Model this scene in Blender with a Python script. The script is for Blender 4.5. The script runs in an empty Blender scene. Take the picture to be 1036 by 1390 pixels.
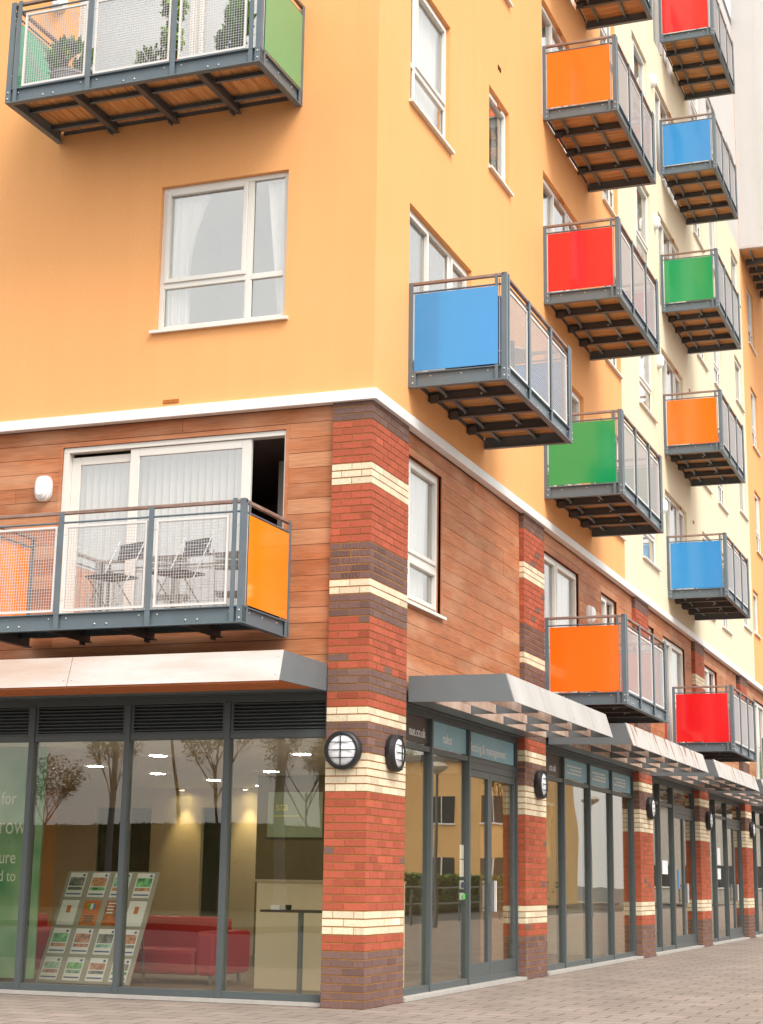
import bpy, math, random
from mathutils import Matrix, Vector
random.seed(7)
R = math.radians
scene = bpy.context.scene
COL = scene.collection

# ------------------------------------------------------------------ materials
def srgb(r, g, b):
    f = lambda c: (c/255/12.92) if c/255 <= .04045 else ((c/255+.055)/1.055)**2.4
    return (f(r), f(g), f(b), 1)

def new_mat(name):
    m = bpy.data.materials.new(name); m.use_nodes = True
    nt = m.node_tree; b = nt.nodes['Principled BSDF']
    return m, nt, b

def mat(name, c, rough=.6, metal=0, noise=.0, scale=8, bump=0., bscale=60, stretch=(1, 1, 1), attr=False, spec=.5, c2=None, cscale=None, coat=0, detail=6):
    """base colour modulated by procedural noise (real dirt / grain), optional per-face tint attribute"""
    m, nt, b = new_mat(name)
    N, L = nt.nodes, nt.links
    b.inputs['Roughness'].default_value = rough; b.inputs['Metallic'].default_value = metal
    b.inputs['Specular IOR Level'].default_value = spec
    if coat: b.inputs['Coat Weight'].default_value = coat; b.inputs['Coat Roughness'].default_value = .08
    tc = N.new('ShaderNodeTexCoord'); mp = N.new('ShaderNodeMapping'); L.new(tc.outputs['Object'], mp.inputs[0])
    mp.inputs['Scale'].default_value = stretch
    col = None
    if noise or c2:
        nz = N.new('ShaderNodeTexNoise'); nz.inputs['Scale'].default_value = cscale or scale; nz.inputs['Detail'].default_value = detail
        nz.inputs['Roughness'].default_value = .62
        L.new(mp.outputs[0], nz.inputs['Vector'])
        rp = N.new('ShaderNodeValToRGB'); L.new(nz.outputs['Fac'], rp.inputs[0])
        rp.color_ramp.elements[0].position = .32; rp.color_ramp.elements[1].position = .68
        if c2:
            rp.color_ramp.elements[0].color = c2; rp.color_ramp.elements[1].color = c
        else:
            rp.color_ramp.elements[0].color = tuple(v*(1-noise) for v in c[:3])+(1,)
            rp.color_ramp.elements[1].color = tuple(min(1, v*(1+noise*.6)) for v in c[:3])+(1,)
        col = rp.outputs[0]
    if attr:
        at = N.new('ShaderNodeAttribute'); at.attribute_name = 'Tint'
        mx = N.new('ShaderNodeMix'); mx.data_type = 'RGBA'; mx.blend_type = 'MULTIPLY'; mx.inputs[0].default_value = 1
        if col is None:
            mx.inputs[6].default_value = c
        else: L.new(col, mx.inputs[6])
        L.new(at.outputs['Color'], mx.inputs[7]); col = mx.outputs[2]
    if col is None: b.inputs['Base Color'].default_value = c
    else: L.new(col, b.inputs['Base Color'])
    if bump:
        n2 = N.new('ShaderNodeTexNoise'); n2.inputs['Scale'].default_value = bscale; n2.inputs['Detail'].default_value = 5
        L.new(mp.outputs[0], n2.inputs['Vector'])
        bp = N.new('ShaderNodeBump'); bp.inputs['Strength'].default_value = bump; bp.inputs['Distance'].default_value = .01
        L.new(n2.outputs['Fac'], bp.inputs['Height']); L.new(bp.outputs[0], b.inputs['Normal'])
    return m

def glass_mat(name, ior=1.5, tint=(.86, .9, .86, 1), gloss=(1, 1, 1, 1)):
    m = bpy.data.materials.new(name); m.use_nodes = True; nt = m.node_tree; N, L = nt.nodes, nt.links
    for n in list(N): N.remove(n)
    o = N.new('ShaderNodeOutputMaterial'); mx = N.new('ShaderNodeMixShader'); fr = N.new('ShaderNodeFresnel'); 
    # same reflectance on either side of the thin pane
    ge = N.new('ShaderNodeNewGeometry'); ml = N.new('ShaderNodeMapRange'); ml.inputs['To Min'].default_value = ior; ml.inputs['To Max'].default_value = 1/ior
    L.new(ge.outputs['Backfacing'], ml.inputs['Value']); L.new(ml.outputs[0], fr.inputs['IOR'])
    t = N.new('ShaderNodeBsdfTransparent'); t.inputs[0].default_value = tint
    g = N.new('ShaderNodeBsdfGlossy'); g.inputs['Roughness'].default_value = 0.0; g.inputs['Color'].default_value = gloss
    # slight waviness of the pane
    tc = N.new('ShaderNodeTexCoord'); nz = N.new('ShaderNodeTexNoise'); nz.inputs['Scale'].default_value = .7; nz.inputs['Detail'].default_value = 1
    bp = N.new('ShaderNodeBump'); bp.inputs['Strength'].default_value = .022; bp.inputs['Distance'].default_value = .1
    L.new(tc.outputs['Object'], nz.inputs['Vector']); L.new(nz.outputs['Fac'], bp.inputs['Height']); L.new(bp.outputs[0], g.inputs['Normal'])
    L.new(fr.outputs[0], mx.inputs[0]); L.new(t.outputs[0], mx.inputs[1]); L.new(g.outputs[0], mx.inputs[2]); L.new(mx.outputs[0], o.inputs[0])
    return m

def emit_mat(name, c, s):
    m, nt, b = new_mat(name)
    b.inputs['Base Color'].default_value = c; b.inputs['Emission Color'].default_value = c; b.inputs['Emission Strength'].default_value = s
    return m

M = {}
def render_mat(name, c, c2):
    """painted render: fine sand texture, faint cloudy weathering and rain streaks"""
    m, nt, b = new_mat(name); N, L = nt.nodes, nt.links
    tc = N.new('ShaderNodeTexCoord')
    def noise(scale, st, det=5):
        mp = N.new('ShaderNodeMapping'); mp.inputs['Scale'].default_value = st; L.new(tc.outputs['Object'], mp.inputs[0])
        n = N.new('ShaderNodeTexNoise'); n.inputs['Scale'].default_value = scale; n.inputs['Detail'].default_value = det; L.new(mp.outputs[0], n.inputs['Vector']); return n
    n1 = noise(.8, (1, 1, 1)); n2 = noise(3, (1.5, 1.5, .12)); n3 = noise(40, (1, 1, 1), 3)
    a = N.new('ShaderNodeMath'); a.operation = 'MULTIPLY'; L.new(n1.outputs['Fac'], a.inputs[0]); L.new(n2.outputs['Fac'], a.inputs[1])
    rp = N.new('ShaderNodeValToRGB'); L.new(a.outputs[0], rp.inputs[0]); rp.color_ramp.elements[0].position = .12; rp.color_ramp.elements[1].position = .38
    rp.color_ramp.elements[0].color = c2; rp.color_ramp.elements[1].color = c
    mx = N.new('ShaderNodeMix'); mx.data_type = 'RGBA'; mx.blend_type = 'MULTIPLY'; mx.inputs[0].default_value = .16
    L.new(rp.outputs[0], mx.inputs[6]); L.new(n3.outputs['Fac'], mx.inputs[7]); L.new(mx.outputs[2], b.inputs['Base Color'])
    bp = N.new('ShaderNodeBump'); bp.inputs['Strength'].default_value = .25; bp.inputs['Distance'].default_value = .004
    n4 = noise(160, (1, 1, 1), 2); L.new(n4.outputs['Fac'], bp.inputs['Height']); L.new(bp.outputs[0], b.inputs['Normal'])
    b.inputs['Roughness'].default_value = .9; b.inputs['Specular IOR Level'].default_value = .2
    return m
M['orange'] = render_mat('orange_render', (.94, .465, .19, 1), (.92, .44, .17, 1))
M['cream'] = render_mat('cream_render', (.88, .75, .55, 1), (.84, .71, .50, 1))
M['white_r'] = render_mat('white_render', (.66, .625, .595, 1), (.62, .59, .56, 1))
M['brick'] = mat('brick', (1, 1, 1, 1), .85, noise=.22, scale=38, bump=.5, bscale=90, attr=True, spec=.25)
M['mortar'] = mat('mortar', srgb(172, 126, 76), .95, noise=.2, scale=40, spec=.1)
def timber_mat():
    m, nt, b = new_mat('timber_cladding'); N, L = nt.nodes, nt.links
    tc = N.new('ShaderNodeTexCoord'); at = N.new('ShaderNodeAttribute'); at.attribute_name = 'Tint'
    def noise(scale, st, lo, hi, det=5):
        mp = N.new('ShaderNodeMapping'); mp.inputs['Scale'].default_value = st; L.new(tc.outputs['Object'], mp.inputs[0])
        n = N.new('ShaderNodeTexNoise'); n.inputs['Scale'].default_value = scale; n.inputs['Detail'].default_value = det; L.new(mp.outputs[0], n.inputs['Vector'])
        r = N.new('ShaderNodeMapRange'); r.inputs['From Min'].default_value = lo; r.inputs['From Max'].default_value = hi; L.new(n.outputs['Fac'], r.inputs['Value']); return r.outputs[0]
    def mix(f, A, Bc, mode='MIX', amt=None):
        x = N.new('ShaderNodeMix'); x.data_type = 'RGBA'; x.blend_type = mode
        if amt is None: L.new(f, x.inputs[0])
        else: x.inputs[0].default_value = amt
        if isinstance(A, tuple): x.inputs[6].default_value = A
        else: L.new(A, x.inputs[6])
        if isinstance(Bc, tuple): x.inputs[7].default_value = Bc
        else: L.new(Bc, x.inputs[7])
        return x.outputs[2]
    fine = noise(9, (.5, 1, 9), .2, .8, 7); cloud = noise(1.7, (.7, 1, 2.2), .46, .72, 8); dark = noise(2.3, (.6, 1, 3.0), .48, .74, 8)
    g = mix(fine, (.66, .62, .58, 1), (1.18, 1.15, 1.12, 1))
    c = mix(None, at.outputs['Color'], g, 'MULTIPLY', 1.)
    sc = N.new('ShaderNodeMath'); sc.operation = 'MULTIPLY'; L.new(cloud, sc.inputs[0]); sc.inputs[1].default_value = .62
    c = mix(sc.outputs[0], c, (.60, .335, .195, 1))
    sd = N.new('ShaderNodeMath'); sd.operation = 'MULTIPLY'; L.new(dark, sd.inputs[0]); sd.inputs[1].default_value = .40
    c = mix(sd.outputs[0], c, (.24, .105, .05, 1))
    L.new(c, b.inputs['Base Color']); b.inputs['Roughness'].default_value = .65; b.inputs['Specular IOR Level'].default_value = .35
    return m
M['timber'] = timber_mat()
M['timber_gap'] = mat('timber_gap', srgb(92, 58, 38), .9)
M['pale_wood'] = mat('weathered_fascia', srgb(204, 198, 194), .6, c2=srgb(184, 160, 144), cscale=1.3, stretch=(.5, 1, 2.5), bump=.1, bscale=20)
M['fascia_r'] = mat('pale_metal_fascia', srgb(180, 177, 172), .5, c2=srgb(160, 154, 148), cscale=1.2, stretch=(1, 1, .4))
M['fascia_rust'] = mat('rust_streaked_fascia', srgb(182, 177, 170), .55, c2=srgb(140, 84, 50), cscale=2.6, stretch=(2.4, 1, .5))
_r = M['fascia_rust'].node_tree.nodes['Color Ramp'].color_ramp; _r.elements[0].position = .38; _r.elements[1].position = .45
M['fin_wood'] = mat('weathered_fin', srgb(214, 196, 182), .7, c2=srgb(176, 140, 118), cscale=3)
M['soffit'] = mat('soffit_timber', srgb(196, 112, 62), .6, noise=.3, scale=6, stretch=(.3, 6, 1))
M['deck'] = mat('deck_timber', srgb(228, 172, 112), .6, c2=srgb(176, 116, 66), cscale=4, stretch=(6, .5, 1), bump=.15, bscale=20)
M['steel'] = mat('grey_painted_steel', srgb(98, 110, 117), .42, noise=.10, scale=5, spec=.5)
M['steel_d'] = mat('dark_painted_steel', srgb(88, 87, 86), .5, noise=.15, scale=6)
M['grey_al'] = mat('grey_aluminium', srgb(106, 112, 114), .4, noise=.05, scale=3, spec=.5)
M['frame_al'] = mat('shopfront_frame', srgb(78, 85, 86), .4, noise=.05, scale=3)
M['louvre'] = mat('louvre_metal', srgb(92, 96, 96), .5)
M['bolt'] = mat('zinc_bolt', srgb(200, 200, 200), .35, metal=.3)
M['rail_wood'] = mat('weathered_handrail', srgb(158, 134, 122), .6, c2=srgb(120, 92, 78), cscale=8, stretch=(.6, .6, 3))
M['upvc'] = mat('window_frame_white', srgb(222, 218, 210), .35, noise=.03, scale=4)
M['white_m'] = mat('white_coping', srgb(232, 230, 228), .45, noise=.04, scale=3)
M['wire'] = mat('white_wire_mesh', srgb(218, 214, 210), .5)
M['wire_g'] = mat('galvanised_wire', srgb(188, 188, 190), .45)
M['glass'] = glass_mat('window_glass', 3.0, (.94, .95, .94, 1))
M['shop_glass'] = glass_mat('shop_glass', 1.8, (.96, .96, .91, 1), (.98, .96, .93, 1))
M['blind'] = mat('fabric_blind', srgb(214, 208, 204), .8, noise=.05, scale=3)
M['slat'] = mat('blind_slat', srgb(222, 214, 208), .8)
M['curtain'] = mat('net_curtain', srgb(236, 232, 226), .9, noise=.05, scale=3)
M['plaster'] = mat('room_plaster', srgb(205, 202, 198), .9)
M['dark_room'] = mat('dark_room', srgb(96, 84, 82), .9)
M['roof'] = mat('roof_felt', srgb(90, 90, 92), .9)
M['shop_wall'] = mat('shop_wall', srgb(206, 190, 164), .85, noise=.04, scale=1)
M['olive'] = mat('olive_wall', srgb(112, 98, 68), .85, noise=.08, scale=1.2)
M['shop_floor'] = mat('shop_floor', srgb(120, 105, 85), .5, noise=.1, scale=4)
M['ceil'] = mat('shop_ceiling', srgb(226, 220, 208), .9)
M['door_brown'] = mat('brown_door', srgb(66, 44, 28), .5, noise=.2, scale=3, stretch=(4, 4, .5))
M['purple'] = mat('purple_wall', srgb(110, 70, 110), .8, noise=.1, scale=1)
M['red_lth'] = mat('red_leather', srgb(190, 22, 40), .4, noise=.08, scale=6, spec=.5)
M['cushion'] = mat('cushion_cloth', srgb(196, 178, 150), .9, noise=.06, scale=9)
M['black'] = mat('black_plastic', srgb(34, 34, 36), .45)
M['lampglass'] = mat('opal_glass', srgb(236, 238, 240), .25, noise=.03, scale=9, spec=.5)
M['chrome'] = mat('chrome', srgb(150, 150, 148), .3, metal=.6)
M['leaf'] = mat('leaf', srgb(86, 112, 52), .6, attr=True)
M['soil'] = mat('potting_soil', srgb(48, 36, 28), .95, noise=.3, scale=30)
M['terracotta'] = mat('terracotta', srgb(178, 92, 60), .8, noise=.12, scale=14)
M['grey_pot'] = mat('grey_pot', srgb(150, 152, 156), .6, noise=.08, scale=10)
M['bark'] = mat('bark', srgb(88, 70, 54), .9, noise=.3, scale=12)
M['vent'] = mat('vent_terracotta', srgb(176, 104, 44), .8)
M['paper'] = mat('paper', srgb(246, 248, 248), .6)
M['textwhite'] = mat('white_vinyl', srgb(240, 242, 242), .5)
M['acrylic'] = mat('grey_acrylic', srgb(176, 172, 160), .3)
M['signblue'] = mat('blue_vinyl', srgb(150, 196, 210), .4, noise=.08, scale=2)
M['signgrey'] = mat('grey_vinyl', srgb(84, 78, 72), .4)
M['ceil_light'] = emit_mat('ceiling_light_lit', (1, .97, .82, 1), 40)
M['spot_on'] = emit_mat('spot_lit', (1, .85, .45, 1), 60)
def P(name, c): return mat(name, c, .16, noise=.04, scale=1.2, spec=.6, coat=1.)
M['p_blue'] = P('blue_panel', srgb(30, 138, 204)); M['p_green'] = P('green_panel', srgb(4, 146, 82))
M['p_orange'] = P('orange_panel', srgb(250, 112, 4)); M['p_red'] = P('red_panel', srgb(228, 12, 28))

def paving_mat():
    m, nt, b = new_mat('paving'); N, L = nt.nodes, nt.links
    tc = N.new('ShaderNodeTexCoord'); br = N.new('ShaderNodeTexBrick'); L.new(tc.outputs['Object'], br.inputs['Vector'])
    br.inputs['Scale'].default_value = 1; br.inputs['Brick Width'].default_value = .45; br.inputs['Row Height'].default_value = .3; br.inputs['Mortar Size'].default_value = .009
    br.inputs['Color1'].default_value = srgb(170, 154, 142); br.inputs['Color2'].default_value = srgb(158, 143, 131); br.inputs['Mortar'].default_value = srgb(78, 70, 64)
    nz = N.new('ShaderNodeTexNoise'); nz.inputs['Scale'].default_value = 1.3; nz.inputs['Detail'].default_value = 7; L.new(tc.outputs['Object'], nz.inputs['Vector'])
    mx = N.new('ShaderNodeMix'); mx.data_type = 'RGBA'; mx.blend_type = 'MULTIPLY'; mx.inputs[0].default_value = .6
    L.new(br.outputs[0], mx.inputs[6]); L.new(nz.outputs['Fac'], mx.inputs[7])
    vo = N.new('ShaderNodeTexVoronoi'); vo.inputs['Scale'].default_value = 1.9; L.new(tc.outputs['Object'], vo.inputs['Vector'])
    lt = N.new('ShaderNodeMath'); lt.operation = 'LESS_THAN'; lt.inputs[1].default_value = .045; L.new(vo.outputs['Distance'], lt.inputs[0])
    n2 = N.new('ShaderNodeTexNoise'); n2.inputs['Scale'].default_value = .45; n2.inputs['Detail'].default_value = 8; L.new(tc.outputs['Object'], n2.inputs['Vector'])
    r2 = N.new('ShaderNodeMapRange'); r2.inputs['From Min'].default_value = .52; r2.inputs['From Max'].default_value = .7; r2.inputs['To Max'].default_value = .25; L.new(n2.outputs['Fac'], r2.inputs['Value'])
    ad = N.new('ShaderNodeMath'); ad.operation = 'MAXIMUM'; sc = N.new('ShaderNodeMath'); sc.operation = 'MULTIPLY'; sc.inputs[1].default_value = .5; L.new(lt.outputs[0], sc.inputs[0]); L.new(sc.outputs[0], ad.inputs[0]); L.new(r2.outputs[0], ad.inputs[1])
    m3 = N.new('ShaderNodeMix'); m3.data_type = 'RGBA'; L.new(ad.outputs[0], m3.inputs[0]); L.new(mx.outputs[2], m3.inputs[6]); m3.inputs[7].default_value = srgb(92, 84, 78); L.new(m3.outputs[2], b.inputs['Base Color'])
    b.inputs['Roughness'].default_value = .7
    return m
M['paving'] = paving_mat()
M['verge'] = mat('verge_grass', (.07, .08, .035, 1), .9, noise=.3, scale=3)
M['asphalt'] = mat('asphalt', (.075, .073, .07, 1), .85, noise=.2, scale=20, bump=.3)
M['kerb'] = mat('kerb_stone', srgb(170, 165, 158), .8, noise=.1, scale=10)

# ------------------------------------------------------------------ mesh builder
class MB:
    """local facade frame: u along the wall (x), o outwards (-y), z up"""
    def __init__(s): s.v = []; s.f = []; s.mi = []; s.c = []; s.mats = []
    def _m(s, m):
        m = M[m] if isinstance(m, str) else m
        if m not in s.mats: s.mats.append(m)
        return s.mats.index(m)
    def face(s, pts, m, c=(1, 1, 1)):
        i = len(s.v); s.v += [tuple(p) for p in pts]; s.f.append(tuple(range(i, i+len(pts)))); s.mi.append(s._m(m)); s.c.append(c)
    def hexa(s, p, m, c=(1, 1, 1)):
        i = len(s.v); s.v += [tuple(q) for q in p]; k = s._m(m)
        for f in ((0, 3, 2, 1), (4, 5, 6, 7), (0, 1, 5, 4), (1, 2, 6, 5), (2, 3, 7, 6), (3, 0, 4, 7)):
            s.f.append(tuple(i+j for j in f)); s.mi.append(k); s.c.append(c)
    def box(s, u0, u1, o0, o1, z0, z1, m, c=(1, 1, 1)):
        y0, y1 = -o1, -o0
        s.hexa([(u0, y0, z0), (u1, y0, z0), (u1, y1, z0), (u0, y1, z0), (u0, y0, z1), (u1, y0, z1), (u1, y1, z1), (u0, y1, z1)], m, c)
    def beam(s, a, b, w, h, m, c=(1, 1, 1), up=(0, 0, 1)):
        a, b = Vector(a), Vector(b); d = (b-a).normalized(); up = Vector(up)
        if abs(d.dot(up)) > .98: up = Vector((0, 1, 0))
        sx = d.cross(up).normalized()*w/2; sy = sx.cross(d).normalized()*h/2
        p = [a-sx-sy, a+sx-sy, a+sx+sy, a-sx+sy, b-sx-sy, b+sx-sy, b+sx+sy, b-sx+sy]
        s.hexa([p[0], p[1], p[2], p[3], p[4], p[5], p[6], p[7]], m, c)
    def tube(s, pts, rad, m, n=8, c=(1, 1, 1), cap=True):
        pts = [Vector(p) for p in pts]; rad = rad if isinstance(rad, (list, tuple)) else [rad]*len(pts)
        rings = []; k = s._m(m)
        for i, p in enumerate(pts):
            d = (pts[min(i+1, len(pts)-1)]-pts[max(i-1, 0)]).normalized()
            up = Vector((0, 0, 1)) if abs(d.z) < .9 else Vector((1, 0, 0))
            a = d.cross(up).normalized(); b = a.cross(d).normalized()
            i0 = len(s.v); s.v += [tuple(p+(a*math.cos(2*math.pi*j/n)+b*math.sin(2*math.pi*j/n))*rad[i]) for j in range(n)]; rings.append(i0)
        for r0, r1 in zip(rings, rings[1:]):
            for j in range(n):
                s.f.append((r0+j, r0+(j+1) % n, r1+(j+1) % n, r1+j)); s.mi.append(k); s.c.append(c)
        if cap:
            for r in (rings[0], rings[-1]): s.f.append(tuple(range(r, r+n))); s.mi.append(k); s.c.append(c)
    def lathe(s, origin, axis, prof, m, n=24, c=(1, 1, 1)):
        """prof: (radius, distance along axis)"""
        o = Vector(origin); ax = Vector(axis).normalized(); up = Vector((0, 0, 1)) if abs(ax.z) < .9 else Vector((1, 0, 0))
        a = ax.cross(up).normalized(); b = ax.cross(a).normalized(); k = s._m(m); rings = []
        for r, h in prof:
            i0 = len(s.v); s.v += [tuple(o+ax*h+(a*math.cos(2*math.pi*j/n)+b*math.sin(2*math.pi*j/n))*max(r, .0005)) for j in range(n)]; rings.append(i0)
        for r0, r1 in zip(rings, rings[1:]):
            for j in range(n): s.f.append((r0+j, r0+(j+1) % n, r1+(j+1) % n, r1+j)); s.mi.append(k); s.c.append(c)
    def build(s, name, parent=None, loc=(0, 0, 0), rz=0, smooth=False, bevel=0):
        me = bpy.data.meshes.new(name); me.from_pydata(s.v, [], s.f)
        for m in s.mats: me.materials.append(m)
        me.polygons.foreach_set('material_index', s.mi)
        at = me.color_attributes.new('Tint', 'FLOAT_COLOR', 'CORNER')
        data = []
        for f, c in zip(s.f, s.c): data += [c[0], c[1], c[2], 1]*len(f)
        at.data.foreach_set('color', data)
        if smooth: me.polygons.foreach_set('use_smooth', [True]*len(s.f))
        me.validate(); me.update()
        o = bpy.data.objects.new(name, me); COL.objects.link(o)
        o.location = loc; o.rotation_euler = (0, 0, rz)
        if parent: o.parent = parent
        if bevel:
            b = o.modifiers.new('bevel', 'BEVEL'); b.width = bevel; b.segments = 2; b.limit_method = 'ANGLE'
        return o

def tag(o, label=None, cat=None, group=None, kind=None):
    if label: o['label'] = label
    if cat: o['category'] = cat
    if group: o['group'] = group
    if kind: o['kind'] = kind
    return o
def empty(name, label, cat, loc=(0, 0, 0), rz=0, group=None):
    o = bpy.data.objects.new(name, None); COL.objects.link(o); o.location = loc; o.rotation_euler = (0, 0, rz)
    o.empty_display_size = .2
    return tag(o, label, cat, group)
def copy_tree(o, parent=None):
    c = o.copy(); COL.objects.link(c)
    if parent: c.parent = parent
    for ch in list(o.children): copy_tree(ch, c)
    return c
def text(name, s, size, mt, parent, loc, rot, ext=.002, sx=1, align='LEFT'):
    cu = bpy.data.curves.new(name, 'FONT'); cu.body = s; cu.size = size; cu.extrude = ext; cu.align_x = align
    t = bpy.data.objects.new(name, cu); COL.objects.link(t)
    dg = bpy.context.evaluated_depsgraph_get(); dg.update()
    me = bpy.data.meshes.new_from_object(t.evaluated_get(dg)); bpy.data.objects.remove(t)
    me.materials.clear(); me.materials.append(M[mt] if isinstance(mt, str) else mt)
    o = bpy.data.objects.new(name, me); COL.objects.link(o); o.location = loc; o.rotation_euler = rot; o.scale = (sx, 1, 1)
    if parent: o.parent = parent
    return o
RZ = {'L': 0., 'R': math.pi/2}

# ------------------------------------------------------------------ the building
B = empty('apartment_building', 'orange and cream rendered apartment block with brick pillars, timber cladding and glazed shops below', 'building')
STO = 2.84
def wall(name, fac, u0, u1, z0, z1, ops, mt, out=0., reveal=.11, room=1.4, label=None, room_mat='plaster', parent=B):
    mb = MB(); us = sorted({u0, u1}|{v for o in ops for v in o[:2]}); zs = sorted({z0, z1}|{v for o in ops for v in o[2:4]})
    for a, b in zip(us, us[1:]):
        for c, d in zip(zs, zs[1:]):
            mu, mz = (a+b)/2, (c+d)/2
            if not any(o[0] < mu < o[1] and o[2] < mz < o[3] for o in ops):
                mb.face([(a, -out, c), (b, -out, c), (b, -out, d), (a, -out, d)], mt)
    for o in ops: reveal_box(mb, o, out, reveal, mt, room, room_mat)
    # inner skin
    w = mb.build(name, parent, rz=RZ[fac]); 
    if label: w['label'] = label
    return w
def reveal_box(mb, o, out, reveal, mt, room, room_mat):
    a, b, c, d = o[:4]; y0, y1, y2 = -out, -(out-reveal), -(out-reveal-room)
    for ya, yb, m in ((y0, y1, mt), (y1, y2, room_mat)):
        mb.face([(a, ya, c), (a, ya, d), (a, yb, d), (a, yb, c)], m); mb.face([(b, ya, c), (b, yb, c), (b, yb, d), (b, ya, d)], m)
        mb.face([(a, ya, c), (a, yb, c), (b, yb, c), (b, ya, c)], m); mb.face([(a, ya, d), (b, ya, d), (b, yb, d), (a, yb, d)], m)
    mb.face([(a, y2, c), (b, y2, c), (b, y2, d), (a, y2, d)], room_mat)

def pane_box(mb, a, b, c, d, o, m='glass'):
    mb.box(a, b, o-.003, o+.003, c, d, m)
def window(fac, u0, u1, z0, z1, mull=(), trans=(), back=.09, sash=None, sill=True, curtain=None, out=0., parent=B, label=None, gm='glass'):
    """frame recessed `back` behind the wall face; mull / trans: positions of the bars"""
    f = MB(); o1 = out-back+.035; o0 = out-back-.035; w = .055
    f.box(u0, u0+w, o0, o1, z0, z1, 'upvc'); f.box(u1-w, u1, o0, o1, z0, z1, 'upvc')
    f.box(u0+w, u1-w, o0, o1, z0, z0+w, 'upvc'); f.box(u0+w, u1-w, o0, o1, z1-w, z1, 'upvc')
    cols = [u0+w]+list(mull)+[u1-w]; rows = [z0+w]+list(trans)+[z1-w]
    for m in mull: f.box(m-.03, m+.03, o0, o1-.002, z0+w, z1-w, 'upvc')
    for t in trans:
        for i, (a, b) in enumerate(zip(cols, cols[1:])):
            f.box(a+(.03 if i else 0), b-(.03 if i < len(cols)-2 else 0), o0, o1-.002, t-.032, t+.032, 'upvc')
    g = MB()
    for i, (a, b) in enumerate(zip(cols, cols[1:])):
        for j, (c, d) in enumerate(zip(rows, rows[1:])):
            aa = a+(.03 if i else 0); bb = b-(.03 if i < len(cols)-2 else 0); cc = c+(.032 if j else 0); dd = d-(.032 if j < len(rows)-2 else 0)
            if sash and (i, j) in sash:
                s = .05
                f.box(aa, aa+s, o1-.03, o1+.018, cc, dd, 'upvc'); f.box(bb-s, bb, o1-.03, o1+.018, cc, dd, 'upvc')
                f.box(aa+s, bb-s, o1-.03, o1+.018, cc, cc+s, 'upvc'); f.box(aa+s, bb-s, o1-.03, o1+.018, dd-s, dd, 'upvc')
                aa += s; bb -= s; cc += s; dd -= s
            else:
                s = .014
                f.box(aa, aa+s, o1-.02, o1-.008, cc, dd, 'upvc'); f.box(bb-s, bb, o1-.02, o1-.008, cc, dd, 'upvc')
            pane_box(g, aa, bb, cc, dd, o1-.03, gm)
    fo = f.build('window', parent, rz=RZ[fac], bevel=.006)
    if label: fo['label'] = label
    g.build('pane', fo)
    if sill:
        s = MB(); zt = z0+.004
        s.hexa([(u0-.045, -(out+.055), zt-.045), (u1+.045, -(out+.055), zt-.045), (u1+.045, -(out-back), zt-.035), (u0-.045, -(out-back), zt-.035),
                (u0-.045, -(out+.055), zt-.012), (u1+.045, -(out+.055), zt-.012), (u1+.045, -(out-back), zt), (u0-.045, -(out-back), zt)], 'upvc')
        s.build('sill', fo)
    if curtain:
        for (a, b, kind) in curtain:
            c = MB(); drape(c, a, b, z0+.04, z1-.05, out-back-.09, kind); c.build('curtain' if kind != 'blind' else 'vertical_blind', fo, smooth=(kind != 'blind'))
    return fo
def drape(mb, a, b, z0, z1, o, kind):
    if kind == 'plain':
        mb.box(a, b, o-.002, o+.002, z0, z1, 'blind'); return
    if kind == 'blind':
        n = max(1, int((b-a)/.085)); st = (b-a)/n
        for i in range(n):
            u = a+st*(i+.5); an = R(34+random.uniform(-2, 2)); hw = .036
            dx, dy = math.cos(an)*hw, math.sin(an)*hw; t = random.uniform(.93, 1.04)
            mb.hexa([(u-dx, -o-dy, z0), (u+dx, -o+dy, z0), (u+dx, -o+dy+.003, z0), (u-dx, -o-dy+.003, z0), (u-dx, -o-dy, z1), (u+dx, -o+dy, z1), (u+dx, -o+dy+.003, z1), (u-dx, -o-dy+.003, z1)], 'slat', (t, t, t))
        return
    n = max(8, int((b-a)/.012)); nz = 10
    ph = random.random()*6
    P_ = []
    for j in range(nz+1):
        t = j/nz; row = []
        for i in range(n+1):
            s = i/n
            if kind == 'tieleft': w = 1-.5*math.sin(min(1, (1-t)*1.35)*math.pi*.62)
            elif kind == 'tieright': w = 1-.6*(1-t)
            else: w = 1
            u = a+(b-a)*s*w if kind != 'tieright' else b-(b-a)*(1-s)*w
            row.append((u, -(o+.022*math.sin(s*(b-a)*75+ph)+.008*math.sin(s*31+t*3)), z0+(z1-z0)*t))
        P_.append(row)
    for j in range(nz):
        for i in range(n): mb.face([P_[j][i], P_[j][i+1], P_[j+1][i+1], P_[j+1][i]], 'curtain')

# opening lists -------------------------------------------------------------
H = lambda k: 8.53+STO*k           # heads of the upper windows
ops_l = [(-2.56, -1.02, 6.98, 8.66), (-3.8, -1.3, 9.56, 11.5), (-6.9, -5.3, 6.98, 8.66)]
wall('rendered_wall', 'L', -9, 0, 6.05, 24, ops_l, 'orange', label='orange rendered wall facing the viewer')
ops_o, ops_c, ops_o2 = [], [], []
ops_o.append((1.05, 3.35, 6.56, 8.56))
ops_o += [(1.02, 2.46, 9.79+STO*k, 11.42+STO*k) for k in range(0, 3)]
ops_o += [(4.10, 5.04, 10.28+STO*k, 11.45+STO*k) for k in range(0, 3)]
for k in range(5): ops_o += [(6.82, 9.15, 6.56+STO*k, H(k))]
for k in range(5): ops_o.append((10.75, 11.85, 6.82+STO*k, H(k)))
wall('rendered_wall', 'R', 0, 11.95, 6.05, 24, ops_o, 'orange', label='orange rendered wall running away to the right')
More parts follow.
